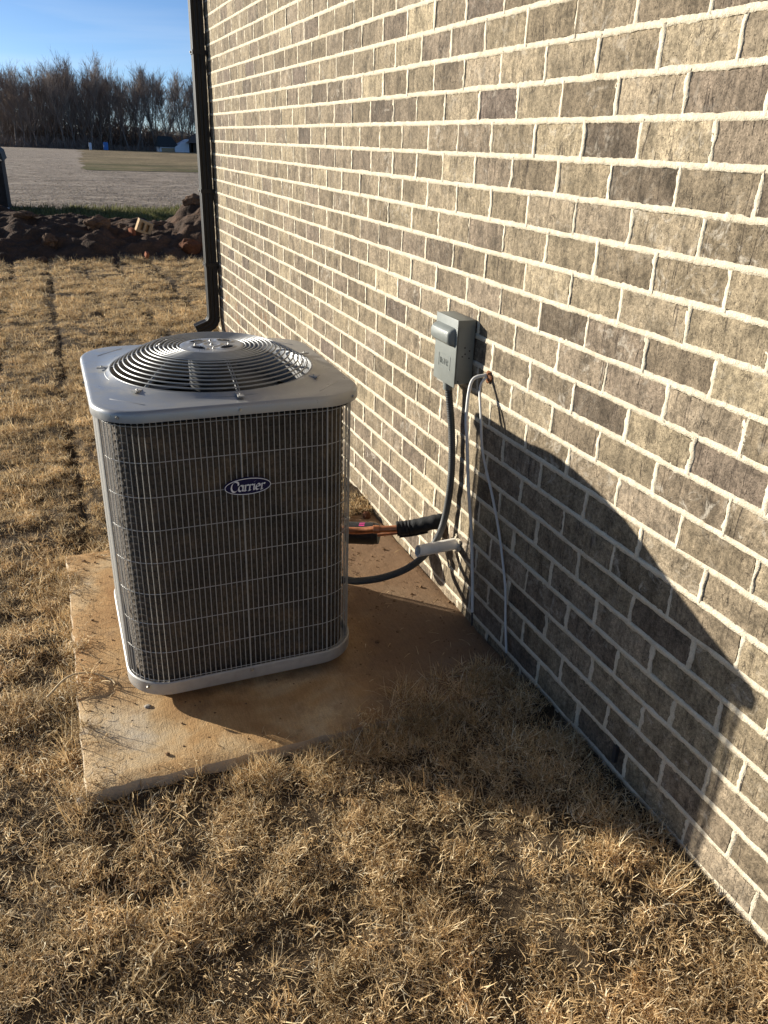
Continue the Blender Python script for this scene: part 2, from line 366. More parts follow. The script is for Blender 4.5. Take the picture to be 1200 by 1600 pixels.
def lawn_h(x, y):
    x = np.asarray(x, float); y = np.asarray(y, float)
    c, r, u, v, d, dx = sod(x, y)
    h = PZ-0.036 + 0.010*vnoise(c*3.7+0.5, r*5.1+0.5, 11) + (u-.5)*0.012*vnoise(c*1.7+9.5, r*2.3+0.5, 12) + (v-.5)*0.022*vnoise(c*2.7+4.5, r*3.3+0.5, 13)
    h = h + (0.012-0.003*np.clip((y-2)/3, 0, 1))*fbm(x*2.1, y*5.2, 21, 3) + 0.007*fbm(x*11, y*14, 31, 2)
    h = h - np.where(y < 1.7, .0, .024)*np.exp(-(dx/0.018)**2) - 0.010*np.exp(-(d/0.014)**2)
    near_wall = np.clip(1-(WALLX-x)/0.45, 0, 1)*(y < 6.3)
    h = h + 0.055*near_wall
    # soil tucked under and against the slab
    ex = np.maximum(PAD[0]-x, x-PAD[1]); ey = np.maximum(PAD[2]-y, y-PAD[3]); e = np.maximum(ex, ey)
    h = np.where(e < 0.0, np.minimum(h, PZ-0.05), h)
    h = h - 0.006*np.exp(-(np.maximum(e, 0)/0.03)**2)*((x < 0.75))
    return h
def grid_obj(name, x0, x1, y0, y1, nx, ny, fn, mat, smooth=True):
    X, Y = np.meshgrid(np.linspace(x0, x1, nx), np.linspace(y0, y1, ny)); Z = fn(X, Y)
    V = np.stack([X, Y, Z], -1).reshape(-1, 3)
    i = np.arange((ny-1)*(nx-1)); a = (i//(nx-1))*nx + i % (nx-1)
    F = np.stack([a, a+1, a+nx+1, a+nx], -1)
    me = bpy.data.meshes.new(name); me.vertices.add(len(V)); me.vertices.foreach_set('co', V.ravel())
    me.loops.add(F.size); me.loops.foreach_set('vertex_index', F.ravel())
    me.polygons.add(len(F)); me.polygons.foreach_set('loop_start', np.arange(len(F))*4); me.polygons.foreach_set('loop_total', np.full(len(F), 4))
    me.update(); me.validate()
    me.polygons.foreach_set('use_smooth', [smooth]*len(F))
    return link(name, me, mat)
tag(grid_obj('lawn_ground', -7, 7, -1.5, 12.2, 340, 350, lawn_h, M_soil), 'brown thatch and soil under the dormant sod lawn', 'lawn', kind='structure')
M_verge = mat_soil('verge_soil', (0.05, 0.05, 0.022), (0.10, 0.095, 0.04), (0.17, 0.14, 0.07), 1.6, 0.06)
tag(grid_obj('verge_ground', -14, 22, 12.1, 19.0, 60, 20, lambda x, y: -0.06+0.03*fbm(x*.6, y*.6, 3, 3), M_verge), 'green weedy strip of ground behind the dirt bank', 'verge', kind='structure')
M_stub = mat_field('stubble_field', (0.19, 0.152, 0.120), (0.36, 0.298, 0.238), 0.55)
M_past = mat_field('brown_pasture', (0.095, 0.080, 0.040), (0.27, 0.195, 0.115), 0.25, True)
def far_h(x, y): return gz_far(y) - 0.03 + 0*x
tag(grid_obj('stubble_field', -500, 700, 18.4, 1600, 60, 160, far_h, M_stub), 'wide grey-tan harvested field reaching the trees', 'field', kind='structure')
# the brown pasture on the right, from about 46 m out
PX = [(46, 2.1), (90, 4.1), (157, 7.2), (198, 9.0)]
V, F = [], []
YY = [46+152*(i/40)**1.5 for i in range(41)]
for i, yy in enumerate(YY):
    xl = float(np.interp(yy, [q[0] for q in PX], [q[1] for q in PX]))+.5*rng.uniform(-1, 1)*yy/90
    for j in range(41):
        x = xl+(90-xl)*(j/40)**1.6
        yj = yy+.022*(x-xl)*(1-i/40)+(rng.uniform(-.5, .5) if i == 0 else 0)
        V.append((x, yj, float(far_h(np.array(x), np.array(yj)))+.02))
for i in range(40):
    for j in range(40): F.append((i*41+j, i*41+j+1, i*41+42+j, i*41+41+j))
tag(link('pasture', mesh('pasture', V, F), M_past), 'brown grassy field patch beside the grey stubble', 'field', kind='structure')
# the bare ground under the house
tag(link('house_ground', MB().box(WALLX+0.02, 8, -1.4, WALL_Y1-0.05, -0.4, -0.1).me('house_ground'), M_soil), 'soil beneath the brick house', 'ground', kind='structure')

# ------------------------------------------------------------------ brick house
CH = 0.0813                                    # one course
house = tag(empty('brick_house', (WALLX, 3.0, 0.0)), 'taupe brick house wall with wide cream mortar joints', 'house')
K0, K1 = -14, 22
zk = lambda k: 1.7088-CH*k
def proj(P):
    d = Vector(P)-Vector((0, 0, CAMZ)); w = d.dot(fwd)
    if w < 0.05: return None
    return 600+1223.3*d.dot(rgt)/w, 800-1223.3*d.dot(upv)/w, w
bricks = []; joints = []
for k in range(K0, K1):
    off = (1.420 if k % 2 else 1.3185) + 0.004*((k*37) % 7-3)
    ys = []
    n0 = int((WALL_Y0-off)/0.2045)-1
    for n in range(n0, n0+40): ys.append(off+n*0.2045+rng.uniform(-.007, .007))
    ys = [y for y in ys if WALL_Y0+0.03 < y < WALL_Y1-0.05]
    ys = [WALL_Y0]+ys+[WALL_Y1]
    for a, b in zip(ys, ys[1:]):
        bricks.append((k, a, b))
    joints += [(k, y) for y in ys[1:-1]]
def brick_geo(a, b, zt, zb):
    nx, nz = 5, 2; g = 0.0064; gy_ = rng.uniform(.0032, .0058)
    y0, y1, z0, z1 = a+gy_, b-gy_, zb+g, zt-g
    cyy, czz = (a+b)/2, (zt+zb)/2
    skew = rng.uniform(-.0025, .0025); dep = rng.uniform(-.0026, .0014); til = rng.uniform(-.0015, .0015)
    V = []
    for j in range(nz+1):
        for i in range(nx+1):
            edge = i in (0, nx) or j in (0, nz)
            y = y0+(y1-y0)*i/nx; z = z0+(z1-z0)*j/nz + skew*(i/nx-.5)
            V.append((dep + til*(i/nx-.5) + rng.uniform(-.0008, .0008) + (0.0016 if edge else 0), y-cyy+rng.uniform(-.0022, .0022), z-czz+rng.uniform(-.0018, .0018)))
    F = []
    for j in range(nz):
        for i in range(nx):
            q = j*(nx+1)+i; F.append((q, q+nx+1, q+nx+2, q+1))
    per = [i for i in range(nx+1)] + [(j+1)*(nx+1)-1 for j in range(1, nz+1)] + [nz*(nx+1)+i for i in range(nx-1, -1, -1)] + [j*(nx+1) for j in range(nz-1, 0, -1)]
    s = len(V)
    for q in per: V.append((0.05, V[q][1], V[q][2]))
    n = len(per)
    for t in range(n): F.append((per[t], per[(t+1) % n], s+(t+1) % n, s+t))
    return V, F, (WALLX, cyy, czz)
def tone():
    v = min(1, max(0, rng.gauss(0.52, 0.19)))
    if rng.random() < 0.04: v = rng.uniform(0.0, 0.15)
    return (v, rng.random(), rng.random()**1.7, rng.random())
def set_tone(me, tones):
    a = me.color_attributes.new('tone', 'FLOAT_COLOR', 'POINT'); a.data.foreach_set('color', np.asarray(tones, dtype=np.float32).ravel())
scored = []
for bk in bricks:
    k, a, b = bk
    zt, zb = zk(k), zk(k+1)
    q = [proj((WALLX, y, z)) for y in (a, b) for z in (zt, zb)]
    s = 0
    if all(q):
        xs = [t[0] for t in q]; yy = [t[1] for t in q]
        if max(xs) > 0 and min(xs) < 1200 and max(yy) > 0 and min(yy) < 1600:
            cx = sum(xs)/4; cyp = sum(yy)/4
            s = (max(xs)-min(xs))*(max(yy)-min(yy))
            if cx < 545 and cyp > 560: s = 0                # behind the unit
            if zt < 0.0: s = 0
    scored.append((s, rng.random(), bk))
scored.sort(key=lambda t: -t[0])
RV, RF, RT = [], [], []
for n, (s, _, (k, a, b)) in enumerate(scored):
    V, F, c = brick_geo(a, b, zk(k), zk(k+1)); t = tone()
    if n < 298 and s > 0:
        me = mesh('brick', V, F); set_tone(me, [t]*len(V))
        link('brick', me, MB_brick, house, Vector(c)-house.location)
    else:
        o = len(RV); RV += [(v[0]+c[0], v[1]+c[1], v[2]+c[2]) for v in V]; RF += [tuple(i+o for i in f) for f in F]; RT += [t]*len(V)
me = mesh('brick_courses', RV, RF); set_tone(me, RT)
tag(link('brick_courses', me, MB_brick, house), kind='stuff')
# mortar: raised irregular strips along every bed and head joint, over a backing plane
MV, MF = [], []
def strip(path, w0, w1, seed, vertical):
    """path: (y, z) points; w0/w1: half widths; profile of five points across"""
    b = len(MV)
    for i, (y, z) in enumerate(path):
        a0, a1 = w0[i], w1[i]; h = 0.0000 + 0.0016*mnoise.noise((y*60, z*60, seed)) + 0.0012*mnoise.noise((y*170, z*170, seed))
        lipa = -0.0001+0.0018*mnoise.noise((y*90, z*90, seed+5)); lipb = -0.0001+0.0018*mnoise.noise((y*90, z*90, seed+9))
        for o, d in ((-a0, 0.0035), (-a0*0.92, lipa), (0, h), (a1*0.92, lipb), (a1, 0.0035)):
            MV.append((WALLX+d, y+(o if vertical else 0), z+(0 if vertical else o)))
    for i in range(len(path)-1):
        for j in range(4):
            q = b+i*5+j
            MF.append((q, q+1, q+6, q+5) if vertical else (q, q+5, q+6, q+1))
for k in range(K0, K1+1):
    z = zk(k); y = WALL_Y0; path = []
    while y < WALL_Y1:
        path.append((y, z+0.0012*mnoise.noise((y*5, k*3.1, 0)))); y += 0.0048 if y < 2.6 else 0.012
    path.append((WALL_Y1, z))
    w0 = [0.0076+0.0021*mnoise.noise((p[0]*28, k*7.3, 1))+0.0018*mnoise.noise((p[0]*90, k*7.3, 2))+0.0014*mnoise.noise((p[0]*240, k*7.3, 12)) for p in path]
    w1 = [0.0076+0.0021*mnoise.noise((p[0]*28, k*7.3, 3))+0.0018*mnoise.noise((p[0]*90, k*7.3, 4))+0.0014*mnoise.noise((p[0]*240, k*7.3, 14)) for p in path]
    strip(path, w0, w1, k, False)
for k, y in joints:
    zt, zb = zk(k), zk(k+1); n = 16; s = rng.random()*50; wob = rng.uniform(0, .005); wide = rng.uniform(-.0012, .0022)
    path = [(y+wob*mnoise.noise((s, i*.2, 0)) + rng.uniform(-.002, .002)*(i/n-.5), zb+(zt-zb)*i/n) for i in range(n+1)]
    w0 = [max(.0026, 0.0060+wide+0.0052*mnoise.noise((s, i*.21, 2))+0.0022*mnoise.noise((s, i*.9, 4))) for i in range(n+1)]
    w1 = [max(.0026, 0.0060+wide+0.0052*mnoise.noise((s, i*.21, 6))+0.0022*mnoise.noise((s, i*.9, 8))) for i in range(n+1)]
    strip(path, w0, w1, s, True)
b = len(MV); zt, zb = zk(K0), zk(K1)
MV += [(WALLX+.006, WALL_Y0, zb), (WALLX+.006, WALL_Y1, zb), (WALLX+.006, WALL_Y1, zt), (WALLX+.006, WALL_Y0, zt)]
MF.append((b+3, b+2, b+1, b))
me = mesh('mortar', MV, MF, True); link('mortar', me, MB_mortar, house)
MB().box(WALLX+.052, WALLX+6, WALL_Y0, WALL_Y1, -0.09, 2.84).build('wall_core', MB_mortar, house)
MB().box(WALLX-.009, WALLX+.006, 1.155, 1.167, 0.030, 0.078).build('weep_vent', M_dark, house)
# small rusty opening where the two cables leave the wall
v = MB()
for i in range(9):
    a = rng.uniform(0, 6.28); rr = rng.uniform(0, .012); c = Vector((WALLX-.004, 1.948+rr*math.cos(a), .802+1.3*rr*math.sin(a)))
    bm = bmesh.new(); bmesh.ops.create_icosphere(bm, subdivisions=1, radius=rng.uniform(.006, .012))
    v.add([Vector((x.co.x*.7, x.co.y, x.co.z))*rng.uniform(.8, 1.2)+c for x in bm.verts], [tuple(q.index for q in f.verts) for f in bm.faces]); bm.free()
v.build('hole_putty', M_putty, house, True)

# ------------------------------------------------------------------ downspout at the far corner
ds = tag(empty('downspout', (1.085, 6.02, 0.0)), 'black metal downspout at the far corner of the brick wall', 'downspout')
def spout_ring(cx, cyy, z, hx=.040, hy=.041):
    pts = []
    for s in range(4):
        a = [(-1, -1), (1, -1), (1, 1), (-1, 1)][s]; b2 = [(1, -1), (1, 1), (-1, 1), (-1, -1)][s]
        nrm = [(0, 1), (-1, 0), (0, -1), (1, 0)][s]
        for t in range(12):
            f = t/12; g = 0.004 if t in (3, 4, 7, 8) else 0.0
            c = .006*(1 if t in (0,) else 0)
            pts.append(Vector((cx+(a[0]*(1-f)+b2[0]*f)*hx+nrm[0]*g, cyy+(a[1]*(1-f)+b2[1]*f)*hy+nrm[1]*g, z)))
    return pts
MB().rings([spout_ring(1.085, 6.02, z) for z in (0.175, 1.0, 2.84)], True, True, True).build('pipe', M_spout, ds)
ring = []
for t in range(9):
    a = R(t*8.5); o = Vector((1.085-0.11, 0, 0.225)); base = spout_ring(0, 0, 0, .042, .043)
    ring.append([Vector((1.085-0.07+(0.07+p.x)*math.cos(a), 6.02+p.y, 0.185-(0.07+p.x)*math.sin(a)*1.0+(0.006 if t % 2 else 0)*math.cos(a))) for p in base])
ring.append([p+Vector((-.09, 0, -.035)) for p in ring[-1]])
MB().rings(ring, True, True, True).build('elbow', M_spout, ds)
for z in (0.55, 1.05, 1.9):
    MB().box(1.04, 1.139, 5.975, 6.066, z, z+.025).build('strap', M_spout, ds)
    MB().tube([(1.03, 6.02, z+.012), (1.04, 6.02, z+.012)], .006, 8).build('screw', M_bolt, ds)

# ------------------------------------------------------------------ concrete pad
nx, ny = 60, 60; x0, x1, y0, y1 = PAD
pv = MB(); per = []
V = []
for j in range(ny+1):
    for i in range(nx+1):
        x = x0+(x1-x0)*i/nx; y = y0+(y1-y0)*j/ny
        e = min(i, j, nx-i, ny-j)
        z = -0.004*(e == 0)+0.0015*fbm(np.array(x*9), np.array(y*9), 4, 3)*1.0
        if e == 0:
            wob = 0.004*float(fbm(np.array((x+y)*30), np.array((x-y)*30), 6, 3))
            x += wob*(1 if i in (0, nx) else 0); y += wob*(1 if j in (0, ny) else 0)
        V.append((x, y, float(z)+PZ))
F = [(j*(nx+1)+i, j*(nx+1)+i+1, (j+1)*(nx+1)+i+1, (j+1)*(nx+1)+i) for j in range(ny) for i in range(nx)]
pv.add(V, F)
per = [i for i in range(nx+1)]+[(j+1)*(nx+1)-1 for j in range(1, ny+1)]+[ny*(nx+1)+i for i in range(nx-1, -1, -1)]+[j*(nx+1) for j in range(ny-1, 0, -1)]
s = len(pv.V); n = len(per)
for q in per:
    x, y, z = pv.V[q]; pv.V.append((x+(-.003 if x < .5 else .0), y+(-.004 if y < 2 else 0), PZ-.014))
for q in per:
    x, y, z = pv.V[q]; pv.V.append((x+(-.004 if x < .5 else .0), y+(-.006 if y < 2 else 0), PZ-.095))
for t in range(n):
    u = (t+1) % n
    pv.F.append((per[t], s+t, s+u, per[u])); pv.F.append((s+t, s+n+t, s+n+u, s+u))
pad = pv.build('concrete_pad', MB_conc, None, True); tag(pad, 'clay-stained square concrete slab under the air conditioner', 'slab')

# ------------------------------------------------------------------ air conditioner
AX, AY = 0.378, 2.149
ac = tag(empty('air_conditioner', (AX, AY, 0.0)), 'grey outdoor air conditioner with wire guard and domed fan grille', 'air conditioner')
def rs(a, r, th):
    c, s = abs(math.cos(th)), abs(math.sin(th)); t = a/max(c, s)
    if min(c, s)*t > a-r:
        k = a-r; t = (c+s)*k+math.sqrt(max(0, ((c+s)*k)**2-2*k*k+r*r))
    return t
NA = 160
TH = [2*math.pi*(i+.5)/NA for i in range(NA)]
def rring(a, r, z): return [(AX+rs(a, r, t)*math.cos(t), AY+rs(a, r, t)*math.sin(t), z) for t in TH]
def cring(rad, z): return [(AX+rad*math.cos(t), AY+rad*math.sin(t), z) for t in TH]
ZT = 0.823
def blend(f, z): 
    return [(AX+((1-f)*rs(.327, .110, t)+f*.272)*math.cos(t), AY+((1-f)*rs(.327, .110, t)+f*.272)*math.sin(t), z) for t in TH]
MB().rings([rring(.333, .116, ZT-.029), rring(.338, .120, ZT-.028), rring(.338, .120, ZT-.010), rring(.336, .119, ZT-.004), rring(.332, .115, ZT-.0005),
            blend(0, ZT), blend(.35, ZT+.001), blend(.75, ZT+.003), blend(.92, ZT+.010), blend(.97, ZT+.012), cring(.270, ZT+.010), cring(.266, ZT), cring(.262, ZT-.05), cring(.262, ZT-.09)]).build('top_cover', M_cover, ac, True)
# stamped ridges near the corners of the cover
for ang in (45, 135, 225, 315):
    a = R(ang); d = Vector((math.cos(a), math.sin(a), 0)); t = Vector((-d.y, d.x, 0)); c = Vector((AX, AY, ZT-.001))+d*.358
    MB().tube([c-t*.058+Vector((0, 0, -.001)), c-t*.05, c, c+t*.05, c+t*.058+Vector((0, 0, -.001))], [.001, .0032, .0032, .0032, .001], 8).build('stamped_ridge', M_cover, ac, True)
def bolt(p, d, rad=.005, name='screw'):
    p = Vector(p); d = Vector(d).normalized()
    MB().tube([p-d*.001, p+d*.0005, p+d*.0006, p+d*.005], [rad*1.3, rad*1.3, rad*.9, rad*.7], 6).build(name, M_bolt, ac)
for (dx, dy, nx_, ny_) in ((0, -.337, 0, -1), (-.337, 0, -1, 0), (.337, 0, 1, 0), (-.283, -.318, -.5, -1), (.30, -.305, .6, -.8), (-.318, .283, -1, .5)):
    bolt((AX+dx, AY+dy, ZT-.015), (nx_, ny_, 0))
# base pan
MB().rings([rring(.30, .09, .004), rring(.327, .118, .004), rring(.329, .120, .007), rring(.329, .120, .042), rring(.326, .118, .045), rring(.321, .114, .043), rring(.318, .112, .026), rring(.05, .02, .026)], True, True, True).build('base_pan', M_pan, ac, True)
for dx in (-.24, .24):
    for dy in (-.24, .24): MB().tube([(AX+dx, AY+dy, PZ+.001), (AX+dx, AY+dy, .005)], .03, 12).build('foot', M_black, ac)
bolt((AX, AY-.331, .034), (0, -1, 0), .0055); bolt((AX-.283, AY-.312, .034), (-.5, -1, 0), .0055)
# coil: stacked horizontal loops
rings = []; z = .029
while z < .775:
    for dz, o in ((0, -.0012), (.0012, .0008), (.007, .0010), (.0135, .0008), (.0147, -.0012)): rings.append(rring(.302-o, .095, z+dz))
    z += .0195
MB().rings(rings).build('coil', M_coil, ac, True)
MB().rings([rring(.301, .095, .777), rring(.272, .085, .777), rring(.272, .085, .05)]).build('coil_liner', M_dark, ac)
MB().rings([rring(.325, .108, .786), rring(.27, .1, .786)]).build('top_flange', M_dark, ac)
# wire guard: uprights, then hoops
GA, GR = .3235, .118
seg = [(s, l) for s, l in (('L', 2*(GA-GR)), ('A', GR*math.pi/2))]*4
per_len = 8*(GA-GR)+2*math.pi*GR
def along(d):
    d = d % per_len; side = 2*(GA-GR); arc = GR*math.pi/2; k = GA-GR
    q = int(d//(side+arc)); d -= q*(side+arc)
    if d < side: p = (-k+d, -GA)
    else:
        a = -math.pi/2+(d-side)/GR; p = (k+GR*math.cos(a), -k+GR*math.sin(a))
    for _ in range(q): p = (-p[1], p[0])
    return p
NW = 168
wm = MB().tube([(0, 0, .035), (0, 0, .795)], .00115, 5, False).me('guard_wire', True); wm.materials.append(M_wire)
wm2 = MB().tube([(0, 0, .030), (0, 0, .800)], .0022, 6, False).me('guard_post', True); wm2.materials.append(M_wire)
mid = (GA-GR)
d0 = mid % (per_len/NW)
for i in range(NW):
    d = d0+per_len*i/NW; x, y = along(d); dd = d % (per_len/4)
    post = abs(dd-mid) < .004 or abs(dd-2*mid-.02) < .0072
    link('guard_post' if post else 'guard_wire', wm2 if post else wm, None, ac, (x, y, 0))
arc_pts = [along(per_len*i/240) for i in range(240)]
def hoop(z, rad, inset=.0022):
    rr = []
    for i, (x, y) in enumerate(arc_pts):
        x2, y2 = arc_pts[(i+1) % 240]; x1, y1 = arc_pts[i-1]; t = Vector((x2-x1, y2-y1, 0)).normalized(); nn = Vector((t.y, -t.x, 0))
        c = Vector((AX+x, AY+y, z))-nn*inset
        rr.append([c+(nn*math.cos(q)+Vector((0, 0, 1))*math.sin(q))*rad for q in (0, 1.57, 3.14, 4.71)])
    rr.append(rr[0]); return MB().rings(rr)
for i in range(9): hoop(.048+.0915*i, .0012).build('guard_hoop', M_wire, ac, True)
# fan grille
def dome(rad):                                  # flat middle, then a curved fall to the outer ring
    f = max(0.0, (rad-.160)/.124)
    return ZT+.065-.062*f**1.3
RR = [.092+.0119*i for i in range(7)]+[.174+.110*i/9 for i in range(10)]
RR = RR[::-1]
NT = 96
for q, rad in enumerate(RR):
    z = dome(rad); wr = .0021
    rr = []
    for i in range(NT+1):
        t = 2*math.pi*i/NT
        rr.append([(AX+(rad+wr*math.cos(u))*math.cos(t), AY+(rad+wr*math.cos(u))*math.sin(t), z+wr*math.sin(u)) for u in (0, 1.05, 2.09, 3.14, 4.19, 5.24)])
    MB().rings(rr).build('grille_ring', M_grille, ac, True)
for q in range(7):
    t = R(-88+360/7*q)
    pts = [(.080, .0)]+[(rad, 0) for rad in sorted(RR)]
    P = [Vector((AX+rad*math.cos(t), AY+rad*math.sin(t), dome(rad)-.0042)) for rad, _ in pts]
    rb = MB().tube(P, .0022, 6)
    side = Vector((-math.sin(t), math.cos(t), 0)); o = Vector((math.cos(t), math.sin(t), 0))
    rb.tube([p+side*.006 for p in P[4:]], .0018, 5)
    rb.build('grille_rib', M_grille, ac, True)
    e = Vector((AX, AY, 0))+o*.288; f = MB()
    f.box(-.014, .018, -.008, .008, 0, .004)
    f.V = [tuple(e+o*v[0]+side*v[1]+Vector((0, 0, ZT+.0065+v[2]))) for v in f.V]
    f.build('grille_foot', M_wire, ac)
    bolt(e+o*.006+Vector((0, 0, ZT+.0085)), (0, 0, 1), .0032)
# motor plate with four oval slots
DR, DN, DK = .086, 96, 26; DV, DF = [], []
def dz_(r, t):
    h = dome(.09)+.002
    if r > .080: h -= .002*(r-.080)/.008
    h += .0022*math.exp(-((r-.024)/.006)**2)
    for q in range(4):
        a = R(40+90*q); px, py = .053*math.cos(a), .053*math.sin(a)
        dx, dy = r*math.cos(t)-px, r*math.sin(t)-py; u = dx*math.cos(a+1.57)+dy*math.sin(a+1.57); w = dx*math.cos(a)+dy*math.sin(a)
        e = math.hypot(u/.021, w/.013); h += .0025*math.exp(-((e-1.15)/.25)**2)
    return h
for i in range(DK+1):
    r0 = DR*i/DK
    for j in range(DN):
        t = 2*math.pi*j/DN; DV.append((AX+r0*math.cos(t), AY+r0*math.sin(t), dz_(r0, t)))
for i in range(1, DK):
    for j in range(DN):
        t = 2*math.pi*(j+.5)/DN; r0 = DR*(i+.5)/DK; hole = False
        for q in range(4):
            a = R(40+90*q); dx, dy = r0*math.cos(t)-.053*math.cos(a), r0*math.sin(t)-.053*math.sin(a)
            u = dx*math.cos(a+1.57)+dy*math.sin(a+1.57); w = dx*math.cos(a)+dy*math.sin(a)
            hole |= math.hypot(u/.021, w/.013) < 1
        if not hole: DF.append((i*DN+j, i*DN+(j+1) % DN, (i+1)*DN+(j+1) % DN, (i+1)*DN+j))
DF.append(tuple(DN+j for j in range(DN)))
link('motor_plate', mesh('motor_plate', DV, DF, True), M_cover, ac)
for q in range(4):
    a = R(85+90*q); bolt((AX+.045*math.cos(a), AY+.045*math.sin(a), dz_(.045, a)), (0, 0, 1), .0026)
bolt((AX, AY, dz_(0, 0)), (0, 0, 1), .004)
zt_ = dome(.09)-.006
MB().rings([cring(.01, zt_), cring(.060, zt_), cring(.066, zt_-.008), cring(.066, .77), cring(.06, .765)], True, True, True).build('fan_motor', M_dark, ac, True)
for q in range(3):                              # three swept fan blades below the motor
    bl = MB(); rows = []
    for i in range(8):
        rad = .05+.195*i/7; ch = R(34+26*math.sin(math.pi*min(1, .25+i/9))); sw = R(120*q+18+ .9*i*i*.7)
        row = []
        for j in range(7):
            t = sw+ch*(j/6-.5)*1.5; row.append((AX+rad*math.cos(t), AY+rad*math.sin(t), .752+.055*(j/6-.5)+.012*math.sin(math.pi*j/6)))
        rows.append(row)
    top = rows; bot = [[(p[0], p[1], p[2]-.002) for p in r0] for r0 in rows]
    for L, fl in ((top, False), (bot, True)):
        Vv = [p for r0 in L for p in r0]; Ff = [(i*7+j, i*7+j+1, i*7+8+j, i*7+7+j) for i in range(7) for j in range(6)]
        bl.add(Vv, [f[::-1] if fl else f for f in Ff])
    bl.build('fan_blade', M_blade, ac, True)
MB().tube([(AX, AY, .70), (AX, AY, .765)], .05, 20).build('fan_hub', M_dark, ac, True)
# oval maker's badge with pen-written lettering
BX, BZ, BY = AX+.012, .602, AY-.3275
def oval(a, b, n=48): return [(BX+a*math.cos(2*math.pi*i/n), b*math.sin(2*math.pi*i/n)) for i in range(n)]
def ovring(a, b, y): return [(x, y, BZ+z) for x, z in oval(a, b)]
badge = MB().rings([ovring(.0610, .0235, BY+.004), ovring(.0610, .0235, BY-.002), ovring(.0600, .0226, BY-.003)], True, True, True).build('badge', M_navy, ac)
MB().rings([ovring(.0598, .0224, BY-.0032), ovring(.0596, .0222, BY-.0038), ovring(.0580, .0206, BY-.0038), ovring(.0578, .0204, BY-.0032)]).build('badge_rim', M_white, badge)
def arcp(cx, cz, rx, rz, a0, a1, n=14): return [(cx+rx*math.cos(R(a0+(a1-a0)*i/n)), cz+rz*math.sin(R(a0+(a1-a0)*i/n))) for i in range(n+1)]
glyph = {
 'C': ([arcp(.50, .50, .46, .50, 42, 318), [(.84, .84), (.88, .62)]], .92),
 'a': ([arcp(.30, .30, .26, .29, 20, 340), [(.58, .58), (.56, .10), (.62, .02), (.72, .06)]], .72),
 'r': ([[(.02, .54), (.14, .58)], [(.14, .58), (.14, .02)], [(.02, .02), (.28, .02)], arcp(.36, .34, .22, .24, 170, 50)], .54),
 'i': ([[(.02, .54), (.14, .58)], [(.14, .58), (.14, .10), (.20, .02), (.28, .05)], [(.13, .82), (.17, .84)]], .32),
 'e': ([[(.08, .30), (.50, .36)], arcp(.31, .30, .26, .29, 10, 320)], .64),
}
tx = 0; txt = []
for ch in 'Carrier':
    st, w = glyph[ch]; txt.append((tx, st)); tx += w
sc_ = .0880/tx; lt = MB(); nib = Vector((.078, .056)); yy = BY-.0036
for ox, st in txt:
    for pts in st:
        V = []
        for (u, v) in pts:
            for sgn in (1, -1):
                uu = ox+u+nib.x*sgn; vv = v+nib.y*sgn
                V.append((BX-.0445+(uu+.20*vv)*sc_-.001, yy, BZ+(vv-.42)*sc_*1.32))
        lt.add(V, [(i*2, i*2+1, i*2+3, i*2+2) for i in range(len(pts)-1)])
        V2 = [(v[0], v[1]-.0008, v[2]) for v in V]
        lt.add(V2, [(i*2, i*2+2, i*2+3, i*2+1) for i in range(len(pts)-1)]); 
lt.build('badge_lettering', M_white, badge)

# ------------------------------------------------------------------ disconnect box on the wall
XB0, XB1, YB0, YB1, ZB0, ZB1 = 1.078, WALLX-.003, 2.047, 2.189, .752, .943
bx = tag(empty('disconnect_box', (WALLX-.003, 2.118, .85)), 'grey electrical disconnect box mounted on the brick wall', 'electrical box')
MB().box(XB0+.004, XB1, YB0, YB1, ZB0, ZB1).build('enclosure', M_box, bx, bevel=.0015)
MB().box(XB0-.001, XB0+.0025, YB0-.001, YB1+.001, ZB0-.010, ZB1+.001).build('front_cover', M_box, bx, bevel=.0012)
MB().box(XB0-.001, XB0+.02, YB0-.0025, YB0-.0005, ZB1-.020, ZB1+.0005).build('cover_flange', M_box, bx)
hz0, hz1, hy0, hy1 = .862, .918, YB0+.008, YB1-.004
hd = MB(); R1 = []
for x, o in ((XB0-.0015, 0), (XB0-.012, .003), (XB0-.021, .010), (XB0-.023, .013)):
    a, b2, c, d = hy0+o, hy1-o*.4, hz0+o, hz1-o; r = .010
    pts = []
    for (yc, zc, s0) in ((b2-r, d-r, 0), (a+r, d-r, 90), (a+r, c+r, 180), (b2-r, c+r, 270)):
        for q in range(5): pts.append((x, yc+r*math.cos(R(s0+q*22.5)), zc+r*math.sin(R(s0+q*22.5))))
    R1.append(pts)
hd.rings(R1, True, False, True).build('pull_handle', M_box, bx, True)
lb = MB(); xl = XB0-.0015; a, b2, c, d = YB0+.032, YB0+.110, .786, .828
for q in ((a, b2, c, c+.0015), (a, b2, d-.0015, d), (a, a+.0015, c+.0015, d-.0015), (b2-.0015, b2, c+.0015, d-.0015)): lb.box(xl-.0006, xl, *q)
lb.build('embossed_frame', M_box, bx)
emb = MB(); gl = {'N': [[(0, 0), (0, 1), (.6, 0), (.6, 1)]], 'S': [[(.6, .9), (.1, 1), (0, .7), (.6, .35), (.5, 0), (0, .1)]], 'T': [[(0, 1), (.7, 1)], [(.35, 1), (.35, 0)]], 'E': [[(.6, 1), (0, 1), (0, 0), (.6, 0)], [(0, .5), (.5, .5)]], 'R': [[(0, 0), (0, 1), (.55, .9), (.55, .6), (0, .5), (.6, 0)]]}
gx = 0
for ch in 'NSTER':
    for st in gl[ch]:
        emb.tube([(xl-.0006, b2-.012-(gx+u)*.0125, .797+v*.018) for u, v in st], .0007, 5)
    gx += .88
emb.build('embossed_lettering', M_box, bx)
